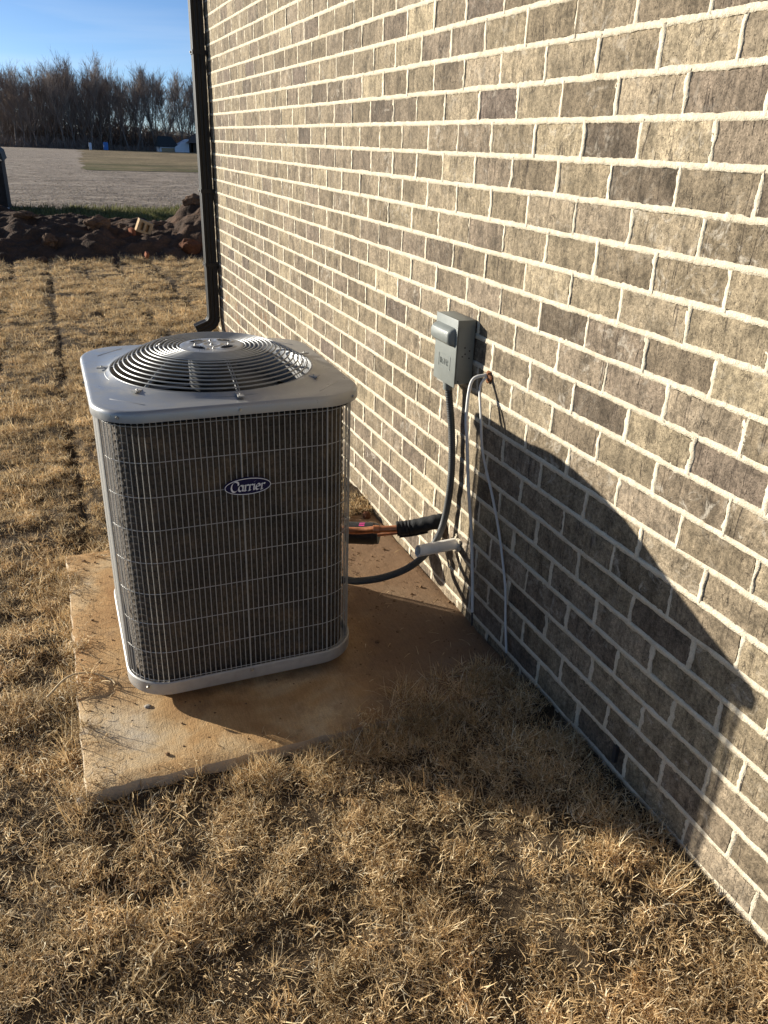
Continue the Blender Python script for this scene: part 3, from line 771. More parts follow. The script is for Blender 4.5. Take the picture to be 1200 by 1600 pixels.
MB().box(XB0+.004, XB0+.026, YB1-.060, YB1-.018, ZB0-.017, ZB0-.0105).build('padlock_tab', M_bolt, bx)
for (dx, dz) in ((.028, .862), (.030, .843), (.021, .836), (.044, .852), (.044, .83), (.012, ZB0+.008)):
    MB().tube([(XB0+dx, YB0+.0005, dz), (XB0+dx, YB0-.0008, dz)], .0027, 10).build('knockout', M_dark, bx)

# flexible conduit from the box to the unit
fc = tag(empty('flexible_conduit', (1.098, 2.125, .752)), 'dark grey ribbed conduit curving from the grey box down to the unit', 'conduit')
cpts = []
for (px_, py_, X) in ((700, 606, 1.102), (706, 680, 1.114), (704, 755, 1.114), (692, 820, 1.106), (672, 858, 1.066), (640, 886, .968), (600, 902, .865), (560, 908, .765)):
    d = rgt*((px_-600)/1223.3)+upv*((800-py_)/1223.3)+fwd; d = d/d.x*X; cpts.append((d.x, d.y, d.z+CAMZ))
cpts[0] = (1.098, 2.125, .735)
path = spline(cpts+[(.70, 1.955, .195), (.655, 1.955, .196)], 30)
dense = []; acc = 0
for a, b2 in zip(path, path[1:]):
    dense += [a.lerp(b2, t/3) for t in range(3)]
MB().tube(dense, [.0118 if (i//2) % 2 else .0108 for i in range(len(dense))], 12).build('sheath', M_cond, fc, True)
MB().tube([(1.098, 2.125, .7505), (1.098, 2.125, .742), (1.098, 2.125, .741), (1.098, 2.124, .715)], [.020, .020, .016, .015], 14).build('connector', M_box, fc, True)

# refrigerant lines
def unp(x, y, X):
    d = rgt*((x-600)/1223.3)+upv*((800-y)/1223.3)+fwd; d = d/d.x*X; return Vector((d.x, d.y, d.z+CAMZ))
rl = tag(empty('refrigerant_lines', (.9, 2.4, .15)), 'copper refrigerant lines with black foam sleeve running into the wall', 'pipe')
cp = spline([(.69, 2.40, .175), unp(548, 829, .86), unp(590, 827, .94), unp(620, 826, 1.0), unp(650, 822, 1.06), unp(682, 815, 1.12), unp(694, 813, 1.147)], 8)
MB().tube(cp, .0125, 12).build('suction_pipe', M_cop, rl, True)
jj = unp(583, 827, .925); MB().tube([jj, jj+(unp(592, 827, .944)-jj)], .0150, 12).build('pipe_joint', M_cop, rl, True)
lq = spline([unp(590, 836, .945), unp(620, 833, 1.005), unp(650, 829, 1.063), unp(682, 824, 1.122), unp(693, 822, 1.147)], 8)
MB().tube(lq, .0055, 10).build('liquid_pipe', M_cop, rl, True)
ins = spline([unp(620, 826, 1.0), unp(635, 824.5, 1.031), unp(650, 822, 1.06), unp(682, 815, 1.12), unp(694, 813, 1.147)], 8)
MB().tube(ins, [.0255+.0012*math.sin(i*1.7) for i in range(len(ins))], 16).build('foam_sleeve', M_foam, rl, True)
fl = MB()
fl.tube([p+Vector((.004, -.004, -.027)) for p in ins[1:-12]], [.008]*len(ins[1:-12]), 8).build('foam_flap', M_foam, rl, True)
d0_, d1_ = unp(540, 832, .875), unp(594, 834, .985); dd = (d1_-d0_).normalized(); Ld = (d1_-d0_).length
dr = MB().tube([d0_, d0_+dd*.006, d1_-dd*.024, d1_-dd*.0235, d1_-dd*.006, d1_], [.030, .041, .041, .0395, .038, .014], 24).build('filter_drier', M_black, rl, True)
side = dd.cross(Vector((0, 0, 1))).normalized(); upd = side.cross(dd); V = []
for i in range(2):
    for j in range(5):
        a = R(66+j*9); V.append(d0_+dd*(Ld*.42+.020*i)+(upd*math.sin(a)+side*math.cos(a))*.0408)
MBp = MB().add(V, [(j, j+1, 5+j+1, 5+j) for j in range(4)]); MBp.build('warning_label', M_pink, dr)
# PVC sleeve sticking out of the wall
def hollow(p0, p1, ro, ri, n=20):
    p0, p1 = Vector(p0), Vector(p1); t = (p1-p0).normalized(); a = t.orthogonal().normalized(); b2 = t.cross(a)
    rg = lambda p, r, sl=0: [p+(a*math.cos(2*math.pi*j/n)+b2*math.sin(2*math.pi*j/n))*r + t*sl*(a*math.cos(2*math.pi*j/n)+b2*math.sin(2*math.pi*j/n)).dot(Vector((0, 0, 1)))*r for j in range(n)]
    return MB().rings([rg(p1, ro), rg(p0, ro, .25), rg(p0, ri, .25), rg(p1, ri)])
pvc = hollow((.992, 2.052, .196), (1.150, 2.056, .199), .0195, .0165).build('pvc_sleeve', M_pvc, None, True)
tag(pvc, 'short off-white plastic pipe stub poking out of the brick wall', 'pipe')
v = MB()
for i in range(26):                                # mortar smeared round the foot of the sleeve
    a = rng.uniform(0, 6.28); rr = rng.uniform(.012, .032); c = Vector((WALLX-.002+rng.uniform(-.006, .002), 2.056+rr*math.cos(a), .199+rr*math.sin(a)))
    bm = bmesh.new(); bmesh.ops.create_icosphere(bm, subdivisions=1, radius=rng.uniform(.005, .012))
    v.add([Vector((x.co.x*.6, x.co.y, x.co.z))*rng.uniform(.8, 1.25)+c for x in bm.verts], [tuple(q.index for q in f.verts) for f in bm.faces]); bm.free()
v.build('sleeve_mortar', MB_mortar, house, True)
# two loose white cables
w1 = [(1.142, 1.948, .803), (1.125, 1.951, .803), (1.088, 1.957, .785), (1.062, 1.925, .70), (1.050, 1.886, .629), (1.056, 1.868, .50), (1.073, 1.862, .37), (1.080, 1.853, .28), (1.082, 1.832, .16), (1.080, 1.813, .050)]
ca = tag(empty('loose_cable', (1.142, 1.948, .803)), 'thicker white cable hanging from wall hole with dark bare end, nearer the unit', 'cable')
pa = spline(w1, 10)
MB().tube(pa[:-3], .0050, 10).build('sheath', M_cable, ca, True)
MB().tube(pa[-4:]+[pa[-1]+Vector((0, -.002, -.012))], .0032, 8).build('bare_end', M_dark, ca, True)
w2 = [(1.142, 1.946, .798), (1.128, 1.946, .797), (1.105, 1.935, .77), (1.088, 1.885, .70), (1.094, 1.872, .61), (1.108, 1.862, .545), (1.118, 1.828, .47), (1.128, 1.790, .375), (1.130, 1.758, .30), (1.130, 1.722, .21), (1.126, 1.695, .11), (1.124, 1.668, .020)]
tag(MB().tube(spline(w2, 10), .0037, 10).build('loose_cable', M_cable, None, True), 'thinner white cable hanging against the shaded bricks, ending at the grass', 'cable')

# ------------------------------------------------------------------ grass
def tuft_mesh(name, n, rad, Lr, w, lean, seed, mat):
    r2 = random.Random(seed); V, F, T = [], [], []
    for _ in range(n):
        a = r2.uniform(0, 6.28); q = rad*math.sqrt(r2.random()); p = Vector((q*math.cos(a), q*math.sin(a), -.006))
        az = r2.uniform(0, 6.28); el = R(r2.uniform(*lean)); L = r2.uniform(*Lr); curl = R(r2.gauss(-7, 10)); turn = R(r2.gauss(0, 12))
        tn = min(1, max(0, r2.gauss(.52, .24))); ww = w*r2.uniform(.55, 1.0)*(1.7 if r2.random() < .12 else 1); b = len(V)
        for i in range(5):
            d = Vector((math.cos(az)*math.cos(el), math.sin(az)*math.cos(el), math.sin(el)))
            sd = Vector((-math.sin(az), math.cos(az), r2.uniform(-.5, .5))).normalized(); wi = ww*(1.0, 1.0, .85, .6, .18)[i]*.5
            V += [p-sd*wi, p+sd*wi]; T += [(min(1, tn+.10*i/4), r2.random(), 0, 1)]*2
            p = p+d*L/4; el += curl; az += turn
            if p.z < .001: p.z = .001; el = abs(el)*.4
        F += [(b+2*i, b+2*i+1, b+2*i+3, b+2*i+2) for i in range(4)]
    me = mesh(name, V, F); set_tone(me, T); me.materials.append(mat)
    return me
def scatter(name, P, rot, scl, idx, meshes, label, cat):
    coll = bpy.data.collections.new(name+'_tufts')
    for i, t in enumerate(meshes):
        o = bpy.data.objects.new('tuft_%02d' % i, t); coll.objects.link(o)
    me = bpy.data.meshes.new(name); me.vertices.add(len(P)); me.vertices.foreach_set('co', np.asarray(P, dtype=np.float32).ravel())
    for nm, ty, arr in (('rot', 'FLOAT_VECTOR', rot), ('scl', 'FLOAT', scl), ('idx', 'INT', idx)):
        a = me.attributes.new(nm, ty, 'POINT'); a.data.foreach_set('vector' if ty == 'FLOAT_VECTOR' else 'value', np.asarray(arr).ravel())
    o = bpy.data.objects.new(name, me); COL.objects.link(o)
    ng = bpy.data.node_groups.new(name, 'GeometryNodeTree')
    ng.interface.new_socket('Geometry', in_out='INPUT', socket_type='NodeSocketGeometry'); ng.interface.new_socket('Geometry', in_out='OUTPUT', socket_type='NodeSocketGeometry')
    N, L = ng.nodes, ng.links
    gi, go = N.new('NodeGroupInput'), N.new('NodeGroupOutput')
    ci = N.new('GeometryNodeCollectionInfo'); ci.inputs[0].default_value = coll; ci.inputs['Separate Children'].default_value = True; ci.inputs['Reset Children'].default_value = True
    ip = N.new('GeometryNodeInstanceOnPoints'); ip.inputs['Pick Instance'].default_value = True
    def na(nm, ty):
        a = N.new('GeometryNodeInputNamedAttribute'); a.data_type = ty; a.inputs[0].default_value = nm; return [s for s in a.outputs if s.enabled and s.name == 'Attribute'][0]
    L.new(gi.outputs[0], ip.inputs['Points']); L.new(ci.outputs[0], ip.inputs['Instance'])
    L.new(na('idx', 'INT'), ip.inputs['Instance Index']); L.new(na('scl', 'FLOAT'), ip.inputs['Scale'])
    er = N.new('FunctionNodeEulerToRotation'); L.new(na('rot', 'FLOAT_VECTOR'), er.inputs[0]); L.new(er.outputs[0], ip.inputs['Rotation'])
    L.new(ip.outputs[0], go.inputs[0])
    md = o.modifiers.new('scatter', 'NODES'); md.node_group = ng
    return tag(o, label, cat, kind='stuff')
tufts = [tuft_mesh('grass_tuft', 54, .040, (.009, .040), .0020, (6, 80), 100+i, M_straw) for i in range(12)]
longt = [tuft_mesh('long_tuft', 40, .030, (.05, .10), .0020, (25, 80), 200+i, M_straw) for i in range(4)]
def band(x0, x1, y0, y1, dens):
    n = int((x1-x0)*(y1-y0)*dens); return nrng.uniform(x0, x1, n), nrng.uniform(y0, y1, n)
xs, ys, ss = [], [], []
for (x0, x1, y0, y1, dens, s) in ((-2.2, 1.14, .15, 3.0, 1350, 1.0), (-3.0, 1.14, 3.0, 6.1, 800, 1.12), (-4.2, 4.2, 6.1, 11.6, 450, 1.35)):
    x, y = band(x0, x1, y0, y1, dens)
    keep = (x > -1.0-.30*y)
    x, y = x[keep], y[keep]; xs.append(x); ys.append(y); ss.append(np.full(len(x), s))
x, y, s = np.concatenate(xs), np.concatenate(ys), np.concatenate(ss)
c, r0, u, v, d, dx = sod(x, y)
cs = np.round((x-SEAM0+0.02*vnoise(x*0+3.3, y*1.1, 5)+.012*vnoise(x*2.5, y*2.9, 6))/SODW)                         # which seam is nearest; each one opens and closes along its run
sst = np.where(cs == 0, .85+.25*vnoise(x*0+.5, y*1.7, 62), np.clip(.52+.75*vnoise(cs*2.3+.5, y*.9, 61), 0, 1))
sst = np.where(y < 1.7, 0, sst)
keep = ~((dx < .010+.0024*y*sst) & (nrng.rand(len(x)) < .95*sst)) & ~((d < .012+.0014*y) & (nrng.rand(len(x)) < .6))
bare = fbm(x*3.1, y*3.1, 77, 3)
# the slab stays clear, except that grass creeps over its near corner by the wall
over = .012+.012*vnoise(x*14, y*14, 3)
creep = np.clip((x-.72)/.42, 0, 1)*.20*(1+.5*vnoise(x*9, y*9, 4))
inpad = (x > PAD[0]+over) & (x < PAD[1]+.02) & (y > PAD[2]+np.where(x < .62, -.022+.012*vnoise(x*25, y*0, 8), np.maximum(over, creep))) & (y < PAD[3]-over*.5)
keep &= ~inpad
keep &= ~((x > WALLX-.010) & (y < 6.2))
x, y, s, dx, sst = x[keep], y[keep], s[keep], dx[keep], sst[keep]
s = s*np.where((dx < .05+.002*y) & (y > 2.2), 1-.36*sst, 1.0)
z = lawn_h(x, y)+.010*np.clip(fbm(x*8, y*8, 91, 2), -1, 1); z = np.where((x > PAD[0]) & (x < PAD[1]) & (y > PAD[2]) & (y < PAD[3]), PZ, z)
n = len(x)
rot = np.stack([nrng.normal(0, .25, n), nrng.normal(0, .25, n), nrng.uniform(0, 6.28, n)], -1)
scl = s*nrng.uniform(.75, 1.25, n)*(1+.28*np.clip(fbm(x*2.2, y*2.2, 55, 3), -1, 1)+.26*np.clip(fbm(x*9, y*9, 56, 2), -1, 1))
idx = nrng.randint(0, 12, n)
# longer tufts: in front of the slab, and along its left edge
lx, ly = [], []
for (cx, cyy, sx_, sy_, k) in ((.30, 1.50, .045, .025, 26), (.62, 1.51, .10, .03, 40), (.82, 1.555, .09, .06, 60), (-.11, 2.2, .012, .35, 30), (-.11, 1.75, .012, .2, 16), (.5, 1.2, .5, .15, 40), (1.02, 1.35, .07, .3, 40), (.95, 3.2, .12, .2, 40)):
    lx += list(nrng.normal(cx, sx_, k)); ly += list(nrng.normal(cyy, sy_, k))
lx, ly = np.array(lx), np.array(ly); ok = (lx < WALLX-.03) & ~((lx > PAD[0]+.005) & ((lx < .70) | (ly > 1.72)) & (ly > PAD[2]-.012) & (ly < PAD[3]))
lx, ly = lx[ok], ly[ok]; m_ = len(lx); lz = lawn_h(lx, ly)
lz = np.where((lx > PAD[0]) & (lx < PAD[1]) & (ly > PAD[2]) & (ly < PAD[3]), PZ, lz)
P = np.concatenate([np.stack([x, y, z], -1), np.stack([lx, ly, lz], -1)])
rot = np.concatenate([rot, np.stack([nrng.normal(0, .4, m_), nrng.normal(0, .4, m_), nrng.uniform(0, 6.28, m_)], -1)])
scl = np.concatenate([scl, nrng.uniform(.5, .95, m_)]).astype(np.float32); idx = np.concatenate([idx, nrng.randint(12, 16, m_)]).astype(np.int32)
scatter('lawn_grass', P, rot.astype(np.float32), scl, idx, tufts+longt, 'dormant straw-coloured sod grass covering the yard', 'grass')
# greener grass on the verge beyond the dirt bank
gt = [tuft_mesh('verge_tuft', 40, .12, (.06, .16), .012, (20, 80), 300+i, M_green) for i in range(5)]
gx_, gy_ = band(-3, 8, 14.6, 18.6, 60); n = len(gx_)
scatter('verge_grass', np.stack([gx_, gy_, np.full(n, -.07)], -1), np.stack([np.zeros(n), np.zeros(n), nrng.uniform(0, 6.28, n)], -1).astype(np.float32), nrng.uniform(.7, 1.5, n).astype(np.float32), nrng.randint(0, 5, n).astype(np.int32), gt, 'green and tan weeds along the edge of the field', 'weeds')

M_stalks = mat_straw('stubble_stalks', [(0.0, (0.20, 0.165, 0.13)), (0.5, (0.31, 0.265, 0.215)), (1.0, (0.46, 0.40, 0.33))], (0.8, 1.15))
stb = [tuft_mesh('stubble_tuft', 12, .30, (.03, .09), .020, (2, 30), 400+i, M_stalks) for i in range(5)]
qy = 18.8+120*nrng.rand(8000)**1.6; qx = nrng.uniform(-.09, .24, 8000)*qy; ok = ~((qy > 46) & (qx > 2.2)); qx, qy = qx[ok], qy[ok]; n = len(qx)
scatter('field_stubble', np.stack([qx, qy, gz_far(qy)-.03], -1), np.stack([np.zeros(n), np.zeros(n), nrng.uniform(0, 6.28, n)], -1).astype(np.float32), nrng.uniform(.7, 1.5, n).astype(np.float32), nrng.randint(0, 5, n).astype(np.int32), stb, 'pale cut stalks standing over the grey harvested field', 'stubble')

# ------------------------------------------------------------------ litter on the slab
stalk = spline([(-.17, 1.97, PZ), (-.11, 2.005, PZ+.030), (-.05, 2.02, PZ+.018), (.0, 1.99, PZ+.006), (.012, 1.965, PZ+.004)], 6)
tag(MB().tube(stalk, [.0035-.0018*i/len(stalk) for i in range(len(stalk))], 6).build('dead_stalk', M_stalk, None, True), 'pale dead grass stalk lying on the slab left of the unit', 'stalk')
lm_ = MB()
for i in range(900):
    x = rng.uniform(PAD[0]+.01, PAD[1]); y = rng.uniform(PAD[2]+.01, PAD[3])
    dens = .12+.9*(x > .68)*(y > 1.75)+.6*(x < .08)*(y > 1.8)+.5*math.exp(-((x-.12)**2+(y-1.78)**2)/.01)
    if rng.random() > dens: continue
    q = rng.uniform(.0010, .0032)*(2.2 if rng.random() < .06 else 1); bm = bmesh.new(); bmesh.ops.create_icosphere(bm, subdivisions=1, radius=q)
    lm_.add([(x+w.co.x*rng.uniform(.7, 1.5), y+w.co.y*rng.uniform(.7, 1.5), .0005+PZ+w.co.z*.6+q*.3) for w in bm.verts], [tuple(t.index for t in f.verts) for f in bm.faces]); bm.free()
tag(lm_.build('dirt_crumbs', M_crumb, None), 'brown dirt crumbs scattered over the concrete slab', 'dirt', kind='stuff')
ch = MB()
for i in range(420):
    edge = rng.random()
    if edge < .6: x = PAD[0]+abs(rng.gauss(0, .05)); y = rng.uniform(PAD[2], PAD[3])
    elif edge < .8: x = rng.uniform(PAD[0], .75); y = PAD[2]+abs(rng.gauss(0, .03))
    else: x = rng.uniform(.7, 1.1); y = rng.uniform(1.6, 2.7)
    a = rng.uniform(0, 6.28); L = rng.uniform(.008, .035); w = rng.uniform(.0006, .0013); d = Vector((math.cos(a), math.sin(a), rng.uniform(0, .25))); sd = Vector((-math.sin(a), math.cos(a), 0)); p = Vector((x, y, PZ+.003))
    ch.add([p-sd*w, p+sd*w, p+d*L*.5+sd*w+Vector((0, 0, .002)), p+d*L*.5-sd*w+Vector((0, 0, .002)), p+d*L+sd*w*.3, p+d*L-sd*w*.3], [(0, 1, 2, 3), (3, 2, 4, 5)])
me = ch.me('straw_bits'); set_tone(me, [(rng.uniform(.2, .9), 0, 0, 1) for _ in range(len(ch.V)//6) for _ in range(6)])
tag(link('straw_bits', me, M_straw), 'bits of dry straw lying on the slab edges', 'straw', kind='stuff')
def rock(name, c, size, mat, label, cat, seed, group=None, sub=2, sq=(1, 1, 1)):
    bm = bmesh.new(); bmesh.ops.create_icosphere(bm, subdivisions=sub, radius=1)
    for q in bm.verts:
        f = 1+.28*mnoise.noise(q.co*1.4+Vector((seed*3.1, 0, 0)))+.15*mnoise.noise(q.co*3.5+Vector((0, seed, 0)))+(.09*mnoise.noise(q.co*9+Vector((0, seed, 0))) if sub > 3 else 0)
        q.co = Vector((q.co.x*sq[0], q.co.y*sq[1], q.co.z*sq[2]))*size*f
    me = bpy.data.meshes.new(name); bm.to_mesh(me); bm.free()
    o = link(name, me, mat, None, Vector(c)); return tag(o, label, cat, group)
rock('pebble', (-.103, 1.552, PZ-.012), .011, M_stone, 'small grey pebble at the near left corner of the slab', 'pebble', 1)
rock('pebble', (.087, 1.835, PZ+.002), .0065, M_stone, 'flat white pebble on the slab before the unit corner', 'pebble', 2, sq=(1.5, 1.2, .5))
rock('pebble', (1.095, 2.78, PZ+.012), .018, M_red, 'reddish pebble against the wall at the far end of the slab', 'pebble', 3)
rock('pebble', (1.015, 2.79, PZ+.006), .010, M_pvc, 'tiny white pebble at the far end of the slab', 'pebble', 4)

# ------------------------------------------------------------------ dirt bank
CR = [(-7, .30), (-1.2, .36), (-.44, .38), (0, .33), (.5, .30), (.9, .24), (1.3, .30), (1.7, .30), (2.0, .50), (2.4, .58), (3.5, .5), (8, .4)]
def berm_h(X, Y):
    H = np.interp(X, [c[0] for c in CR], [c[1] for c in CR])
    t = (Y-12.6)/np.where(Y < 12.6, 1.75, 1.9); prof = np.clip(1-t*t, 0, 1)**1.2
    n = fbm(X*1.6, Y*1.6, 41, 6)
    rid = np.abs(vnoise(X*2.6, Y*2.6, 47))+.5*np.abs(vnoise(X*5.5, Y*5.5, 48))
    return np.where(prof > 0, prof*H+(.10*n+.06*(rid-.5)+.045*fbm(X*5.5, Y*5.5, 49, 4))*np.minimum(1, prof*3), 0)-.07
tag(grid_obj('dirt_bank', -7, 8, 10.7, 14.6, 420, 150, berm_h, M_berm, True), 'long bank of lumpy dark red-brown dirt behind the lawn', 'dirt bank', kind='structure')
def bh(x, y): return float(berm_h(np.array(x), np.array(y)))
clods = [(.66, 12.0, .17, 'largest dark clod on top of the bank, by its middle', (1.35, .9, .8)), (.02, 11.5, .12, 'rounded brown clod below the dark one on the bank', (1.1, 1, .9)),
         (-.25, 12.3, .13, 'low flat clod at the left crest of the bank', (1.6, 1, .5)), (1.0, 12.3, .08, 'small pale clod left of the holed block on the bank', (1, 1, .9)), (1.46, 12.5, .13, 'long dark clod to the right of the holed block', (1.9, 1, .6)),
         (-.1, 10.95, .09, 'grey clod at the foot of the bank, leftmost there', (1, 1, .7)), (2.08, 12.6, .17, 'knobbly clod on the crest of the tall right mound', (1.3, 1, .8))]
for i, (cx, cyy, s, lab, sq) in enumerate(clods):
    s *= .72
    rock('dirt_clod', (cx, cyy, bh(cx, cyy)+s*.30), s, M_clod, lab, 'dirt clod', 10+i, 'dirt clods on the bank', 4, sq)
rock('clay_lump', (1.80, 11.35, bh(1.8, 11.35)-.01), .12, M_red, 'rusty red clay lump at the foot of the right mound', 'clay lump', 30, None, 3, (1.4, .9, 1))
# block with two round holes, tilted on the bank
def holed(L, H, T, holes, n=16):
    b = MB(); b.box(-L/2, L/2, -T/2, T/2, -H/2, H/2); return b
bk = empty('holed_block', (1.27, 11.98, bh(1.27, 11.98)+.10)); bk.rotation_euler = (.12, .38, .15)
tag(bk, 'tan building block with dark holes tilted on top of the dirt bank', 'block')
bb = MB(); bb.box(-.10, -.062, -.05, .05, -.085, .085).box(.062, .10, -.05, .05, -.085, .085).box(-.062, .062, -.05, .05, .052, .085).box(-.062, .062, -.05, .05, -.085, -.052).box(-.016, .016, -.05, .05, -.052, .052)
bb.box(-.062, -.016, .035, .05, -.052, .052).box(.016, .062, .035, .05, -.052, .052)
bb_o = link('block_body', bb.me('block_body'), M_block, bk, (0, 0, 0))
ob = MB().box(-.028, .028, -.05, .05, -.05, .05).build('brick_fragment', M_orange, None, bevel=.012); ob.location = (1.10, 11.95, bh(1.10, 11.95)+.06); ob.rotation_euler = (.2, -.25, .4)
tag(ob, 'orange brick piece standing left of the holed block', 'brick piece')
ob = MB().box(-.022, .022, -.04, .04, -.055, .055).build('brick_fragment', M_orange, None, bevel=.012); ob.location = (1.16, 10.98, bh(1.16, 10.98)+.05); ob.rotation_euler = (.3, .2, .2)
tag(ob, 'orange brick piece at the foot of the dirt bank', 'brick piece')

# ------------------------------------------------------------------ low dark shed at the left
sh = tag(empty('shed', (-1.6, 18.5, -.08)), 'low dark board shed at the left edge behind the dirt bank', 'shed')
MB().box(-2.58, -.66, 17.54, 19.5, -.1, .86).build('shed_walls', M_wood, sh)
for i in range(11):
    x = -2.6+i*.18; MB().box(x, x+.172, 17.5, 17.537, -.1, .87).build('board', M_wood, sh)
MB().box(-.655, -.615, 17.49, 19.5, -.1, .87).build('corner_board', M_wood, sh)
MB().box(-.66, -.60, 17.44, 17.485, -.08, .08).build('corner_block', M_siding, sh)
rf = MB(); rf.add([(-.57, 17.3, .89), (-1.6, 17.3, 1.62), (-2.65, 17.3, .89), (-.57, 19.7, .89), (-1.6, 19.7, 1.62), (-2.65, 19.7, .89), (-.60, 17.3, 1.05), (-1.6, 17.3, 1.78), (-2.62, 17.3, 1.05), (-.60, 19.7, 1.05), (-1.6, 19.7, 1.78), (-2.62, 19.7, 1.05)],
    [(0, 1, 4, 3), (1, 2, 5, 4), (6, 9, 10, 7), (7, 10, 11, 8), (0, 6, 7, 1), (1, 7, 8, 2), (3, 4, 10, 9), (4, 5, 11, 10), (0, 3, 9, 6), (2, 8, 11, 5)]); rf.build('shed_roof', M_roofd, sh)

# ------------------------------------------------------------------ far farm buildings and small things before the trees
gy = float(gz_far(185))-.03
hA = tag(empty('farmhouse', (26.4, 185, gy)), 'low white far building with a dark green roof before the trees', 'house')
MB().box(24.3, 29.0, 185, 191, gy-.3, gy+1.0).build('wall', M_siding, hA)
MB().add([(23.8, 184.6, gy+.95), (28.2, 184.6, gy+.95), (27.2, 188, gy+3.0), (24.4, 188, gy+3.0), (23.8, 191.4, gy+.95), (28.2, 191.4, gy+.95)], [(0, 1, 2, 3), (4, 3, 2, 5), (0, 3, 4), (1, 5, 2), (0, 4, 5, 1)]).build('roof', M_roofd, hA)
MB().box(24.6, 27.2, 184.90, 184.99, gy-.1, gy+.75).build('wainscot', M_block, hA)
MB().add([(27.3, 184.4, gy-.2), (30.2, 184.4, gy-.2), (30.2, 184.4, gy+2.55), (27.3, 184.4, gy+1.0), (27.3, 190, gy-.2), (30.2, 190, gy-.2), (30.2, 190, gy+2.55), (27.3, 190, gy+1.0)], [(0, 1, 2, 3), (7, 6, 5, 4), (0, 3, 7, 4), (1, 5, 6, 2), (3, 2, 6, 7)]).build('gable_wing', M_siding, hA)
hB = tag(empty('farmhouse', (34, 183, gy)), 'far house with brown hipped roof and open porch beside the downspout', 'house')
MB().box(31.2, 38, 185, 192, gy-.3, gy+1.9).build('wall', M_roofb, hB)
MB().add([(29.6, 182.4, gy+1.9), (39, 182.4, gy+1.9), (39, 193, gy+1.9), (29.6, 193, gy+1.9), (32.6, 187, gy+4.0), (37, 187, gy+4.0)], [(0, 1, 5, 4), (1, 2, 5), (2, 3, 4, 5), (3, 0, 4), (0, 3, 2, 1)]).build('roof', M_roofb, hB)
for px_ in (30.1, 31.6, 33.2): MB().box(px_, px_+.22, 182.6, 182.82, gy-.3, gy+1.89).build('porch_post', M_wood, hB)
tk = MB().box(13.0, 13.9, 184, 185, gy-.1, gy+1.5).build('storage_tank', M_blue, None, bevel=.12); tag(tk, 'small upright blue tank before the trees', 'tank')
tk = MB().box(10.2, 10.7, 184, 184.6, gy-.1, gy+1.3).build('marker_post', M_siding, None, bevel=.05); tag(tk, 'small white marker post at the wood edge', 'post')

# ------------------------------------------------------------------ bare trees
def tree_mesh(seed, H, spread, narrow):
    r2 = random.Random(seed); tr = MB(); cr = MB()
    def limb(p, d, L, r0, lev, tgt):
        n = 4 if lev < 2 else 3; pts = [p]; dd = d.normalized()
        for i in range(n):
            dd = (dd+Vector((r2.gauss(0, .12), r2.gauss(0, .12), r2.gauss(.05, .06) if lev else 0))).normalized(); pts.append(pts[-1]+dd*L/n)
        rr = [r0*(1-.72*i/n) for i in range(n+1)]
        tgt.tube(pts, rr, 5 if lev == 0 else 3, False)
        return pts, rr
    pts, rr = limb(Vector((0, 0, -.3)), Vector((0, 0, 1)), H*.92, H*.0095, 0, tr)
    for i in range(26):
        f = r2.uniform(.14, .92); q = f*4; a = min(3, int(q)); p = pts[a].lerp(pts[a+1], q-a)
        az = r2.uniform(0, 6.28); el = R(r2.uniform(58, 80) if narrow else r2.uniform(38, 70)); L = H*max(.16, (.98-f)*r2.uniform(.45, .95))*(1 if narrow else .85)
        d = Vector((math.cos(az)*math.cos(el), math.sin(az)*math.cos(el), math.sin(el)))
        bp, br = limb(p, d, L, H*.0034*(1.2-f*.6), 1, cr)
        for j in range(7):
            u = r2.uniform(.2, 1)*4; b2 = min(3, int(u)); pp = bp[b2].lerp(bp[b2+1], u-b2)
            d2 = (d+Vector((r2.gauss(0, .42), r2.gauss(0, .42), r2.gauss(.25, .25)))).normalized()
            sp, _ = limb(pp, d2, H*r2.uniform(.08, .17), H*.0016, 2, cr)
            for k in range(6):
                w = r2.uniform(.1, 1)*3; c3 = min(2, int(w)); p3 = sp[c3].lerp(sp[c3+1], w-c3)
                d3 = (d2+Vector((r2.gauss(0, .5), r2.gauss(0, .5), r2.gauss(.25, .3)))).normalized(); L3 = H*r2.uniform(.035, .085)
                cr.tube([p3, p3+d3*L3], [H*.0011, H*.0005], 3, False)
    a, b = tr.me('trunk'), cr.me('crown')
    return a, b
kinds = []
for i in range(5): kinds.append((tree_mesh(500+i, 15, .20, True), 'slender bare tree in the far wood', 'slender bare trees at the wood edge'))
for i in range(4): kinds.append((tree_mesh(600+i, 14, .30, False), 'broad bare tree in the far wood', 'spreading bare trees in the far wood'))
for (a, b), _, _ in kinds: a.materials.append(M_bark); b.materials.append(M_twig)
def add_tree(x, y, k, s, label=None):
    (a, b), lab, gr = kinds[k]
    fx = x/y
    zone = 'left of the pale post' if fx < .052 else 'between pale post and blue tank' if fx < .075 else 'between blue tank and dark roof' if fx < .128 else 'behind the far houses'
    lab = lab.replace('in the far wood', 'along the wood front' if y < 200 else 'deeper in the wood')+', '+zone
    t = tag(empty('bare_tree', (x, y, float(gz_far(y))-.1)), lab, 'tree', lab); t.rotation_euler = (0, 0, rng.uniform(0, 6.28)); t.scale = (s, s, s*rng.uniform(.93, 1.07))
    for nm, me in (('trunk', a), ('crown', b)): link(nm, me, None, t, (0, 0, 0))
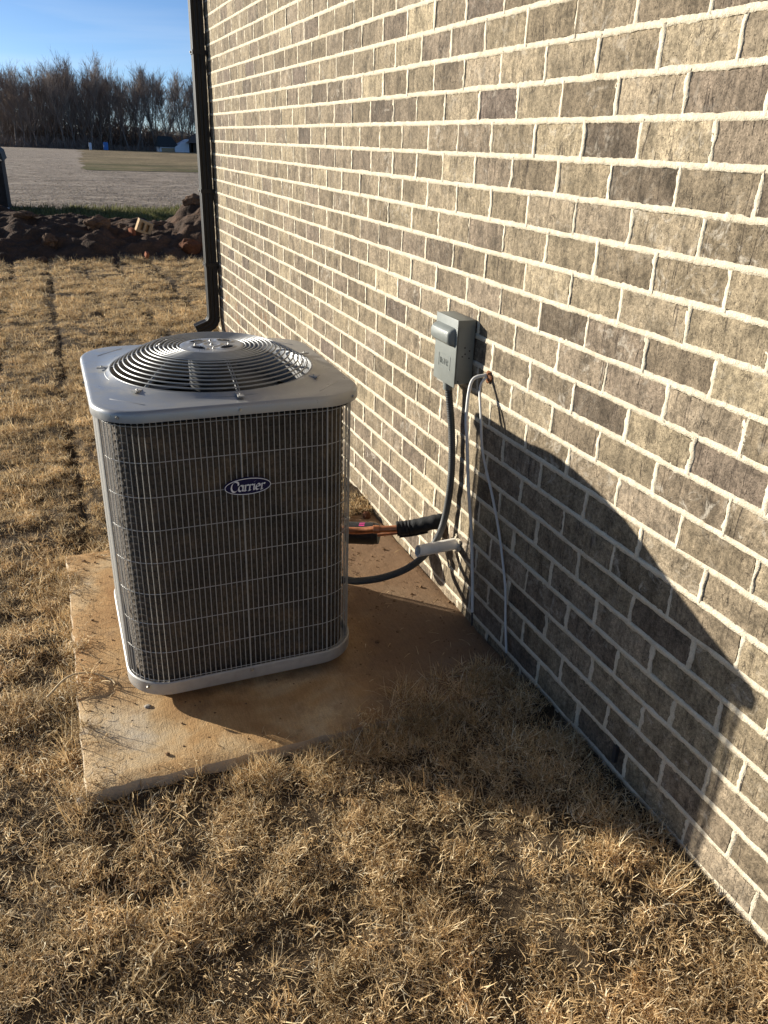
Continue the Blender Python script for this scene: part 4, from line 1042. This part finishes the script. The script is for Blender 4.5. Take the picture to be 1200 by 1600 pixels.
for row, (yy, st) in enumerate(((196, 1.6), (203, 1.75), (211, 1.9), (220, 2.0))):
    x = -11+row*.5
    while x < 41:
        fx = (x/yy+.035)/.215                       # 0 at the left of the picture, 1 at the downspout
        sl = rng.random() < (.25 if fx < .5 else .9)
        hh = np.interp(fx, [-.3, 0, .15, .25, .45, .6, 1.0, 1.3], [1.0, 1.02, .90, 1.0, 1.06, 1.04, 1.0, .96])*rng.uniform(.88, 1.06)*(yy/196)
        if not (fx > .62 and row >= 2 and rng.random() < .5):
            add_tree(x, yy+rng.uniform(-2.5, 2.5), rng.randrange(0, 5) if sl else rng.randrange(5, 9), float(hh))
        x += st*rng.uniform(.6, 1.5)*(1.0 if fx < .5 else 1.5)
# dense understorey of thin stems, twigs that reads as one mass
us = MB()
for i in range(15000):
    x = rng.uniform(-16, 46); y = rng.uniform(205, 240); fx = (x/y+.035)/.215
    hmax = float(np.interp(fx, [0, .5, .75, 1.0], [10.5, 9.5, 7.0, 5.5])); h = hmax*rng.random()**.7
    g = float(gz_far(y))-.2; z0 = g+rng.uniform(0, h*.7); a = rng.uniform(0, 6.28); L = rng.uniform(.8, 3.0); el = R(rng.uniform(25, 90))
    p = Vector((x, y, z0)); d = Vector((math.cos(a)*math.cos(el), math.sin(a)*math.cos(el), math.sin(el)))
    us.tube([p, p+d*L], [rng.uniform(.05, .13), .03], 3, False)
tag(us.build('woods', M_twig, None), 'dense grey-brown understorey filling the far wood', 'woods', kind='stuff')
us = MB()
for i in range(5200):
    x = rng.uniform(-16, 46); y = rng.uniform(194, 206); h = rng.uniform(.2, 1.6)*(1.4 if x < 14 else .7)
    a = rng.uniform(0, 6.28); el = R(rng.uniform(30, 90)); p = Vector((x, y, float(gz_far(y))-.2)); d = Vector((math.cos(a)*math.cos(el), math.sin(a)*math.cos(el), math.sin(el)))
    us.tube([p, p+d*h*1.3], [.09, .03], 3, False)
tag(us.build('undergrowth', M_twig, None), 'scrubby undergrowth along the edge of the far wood', 'undergrowth', kind='stuff')
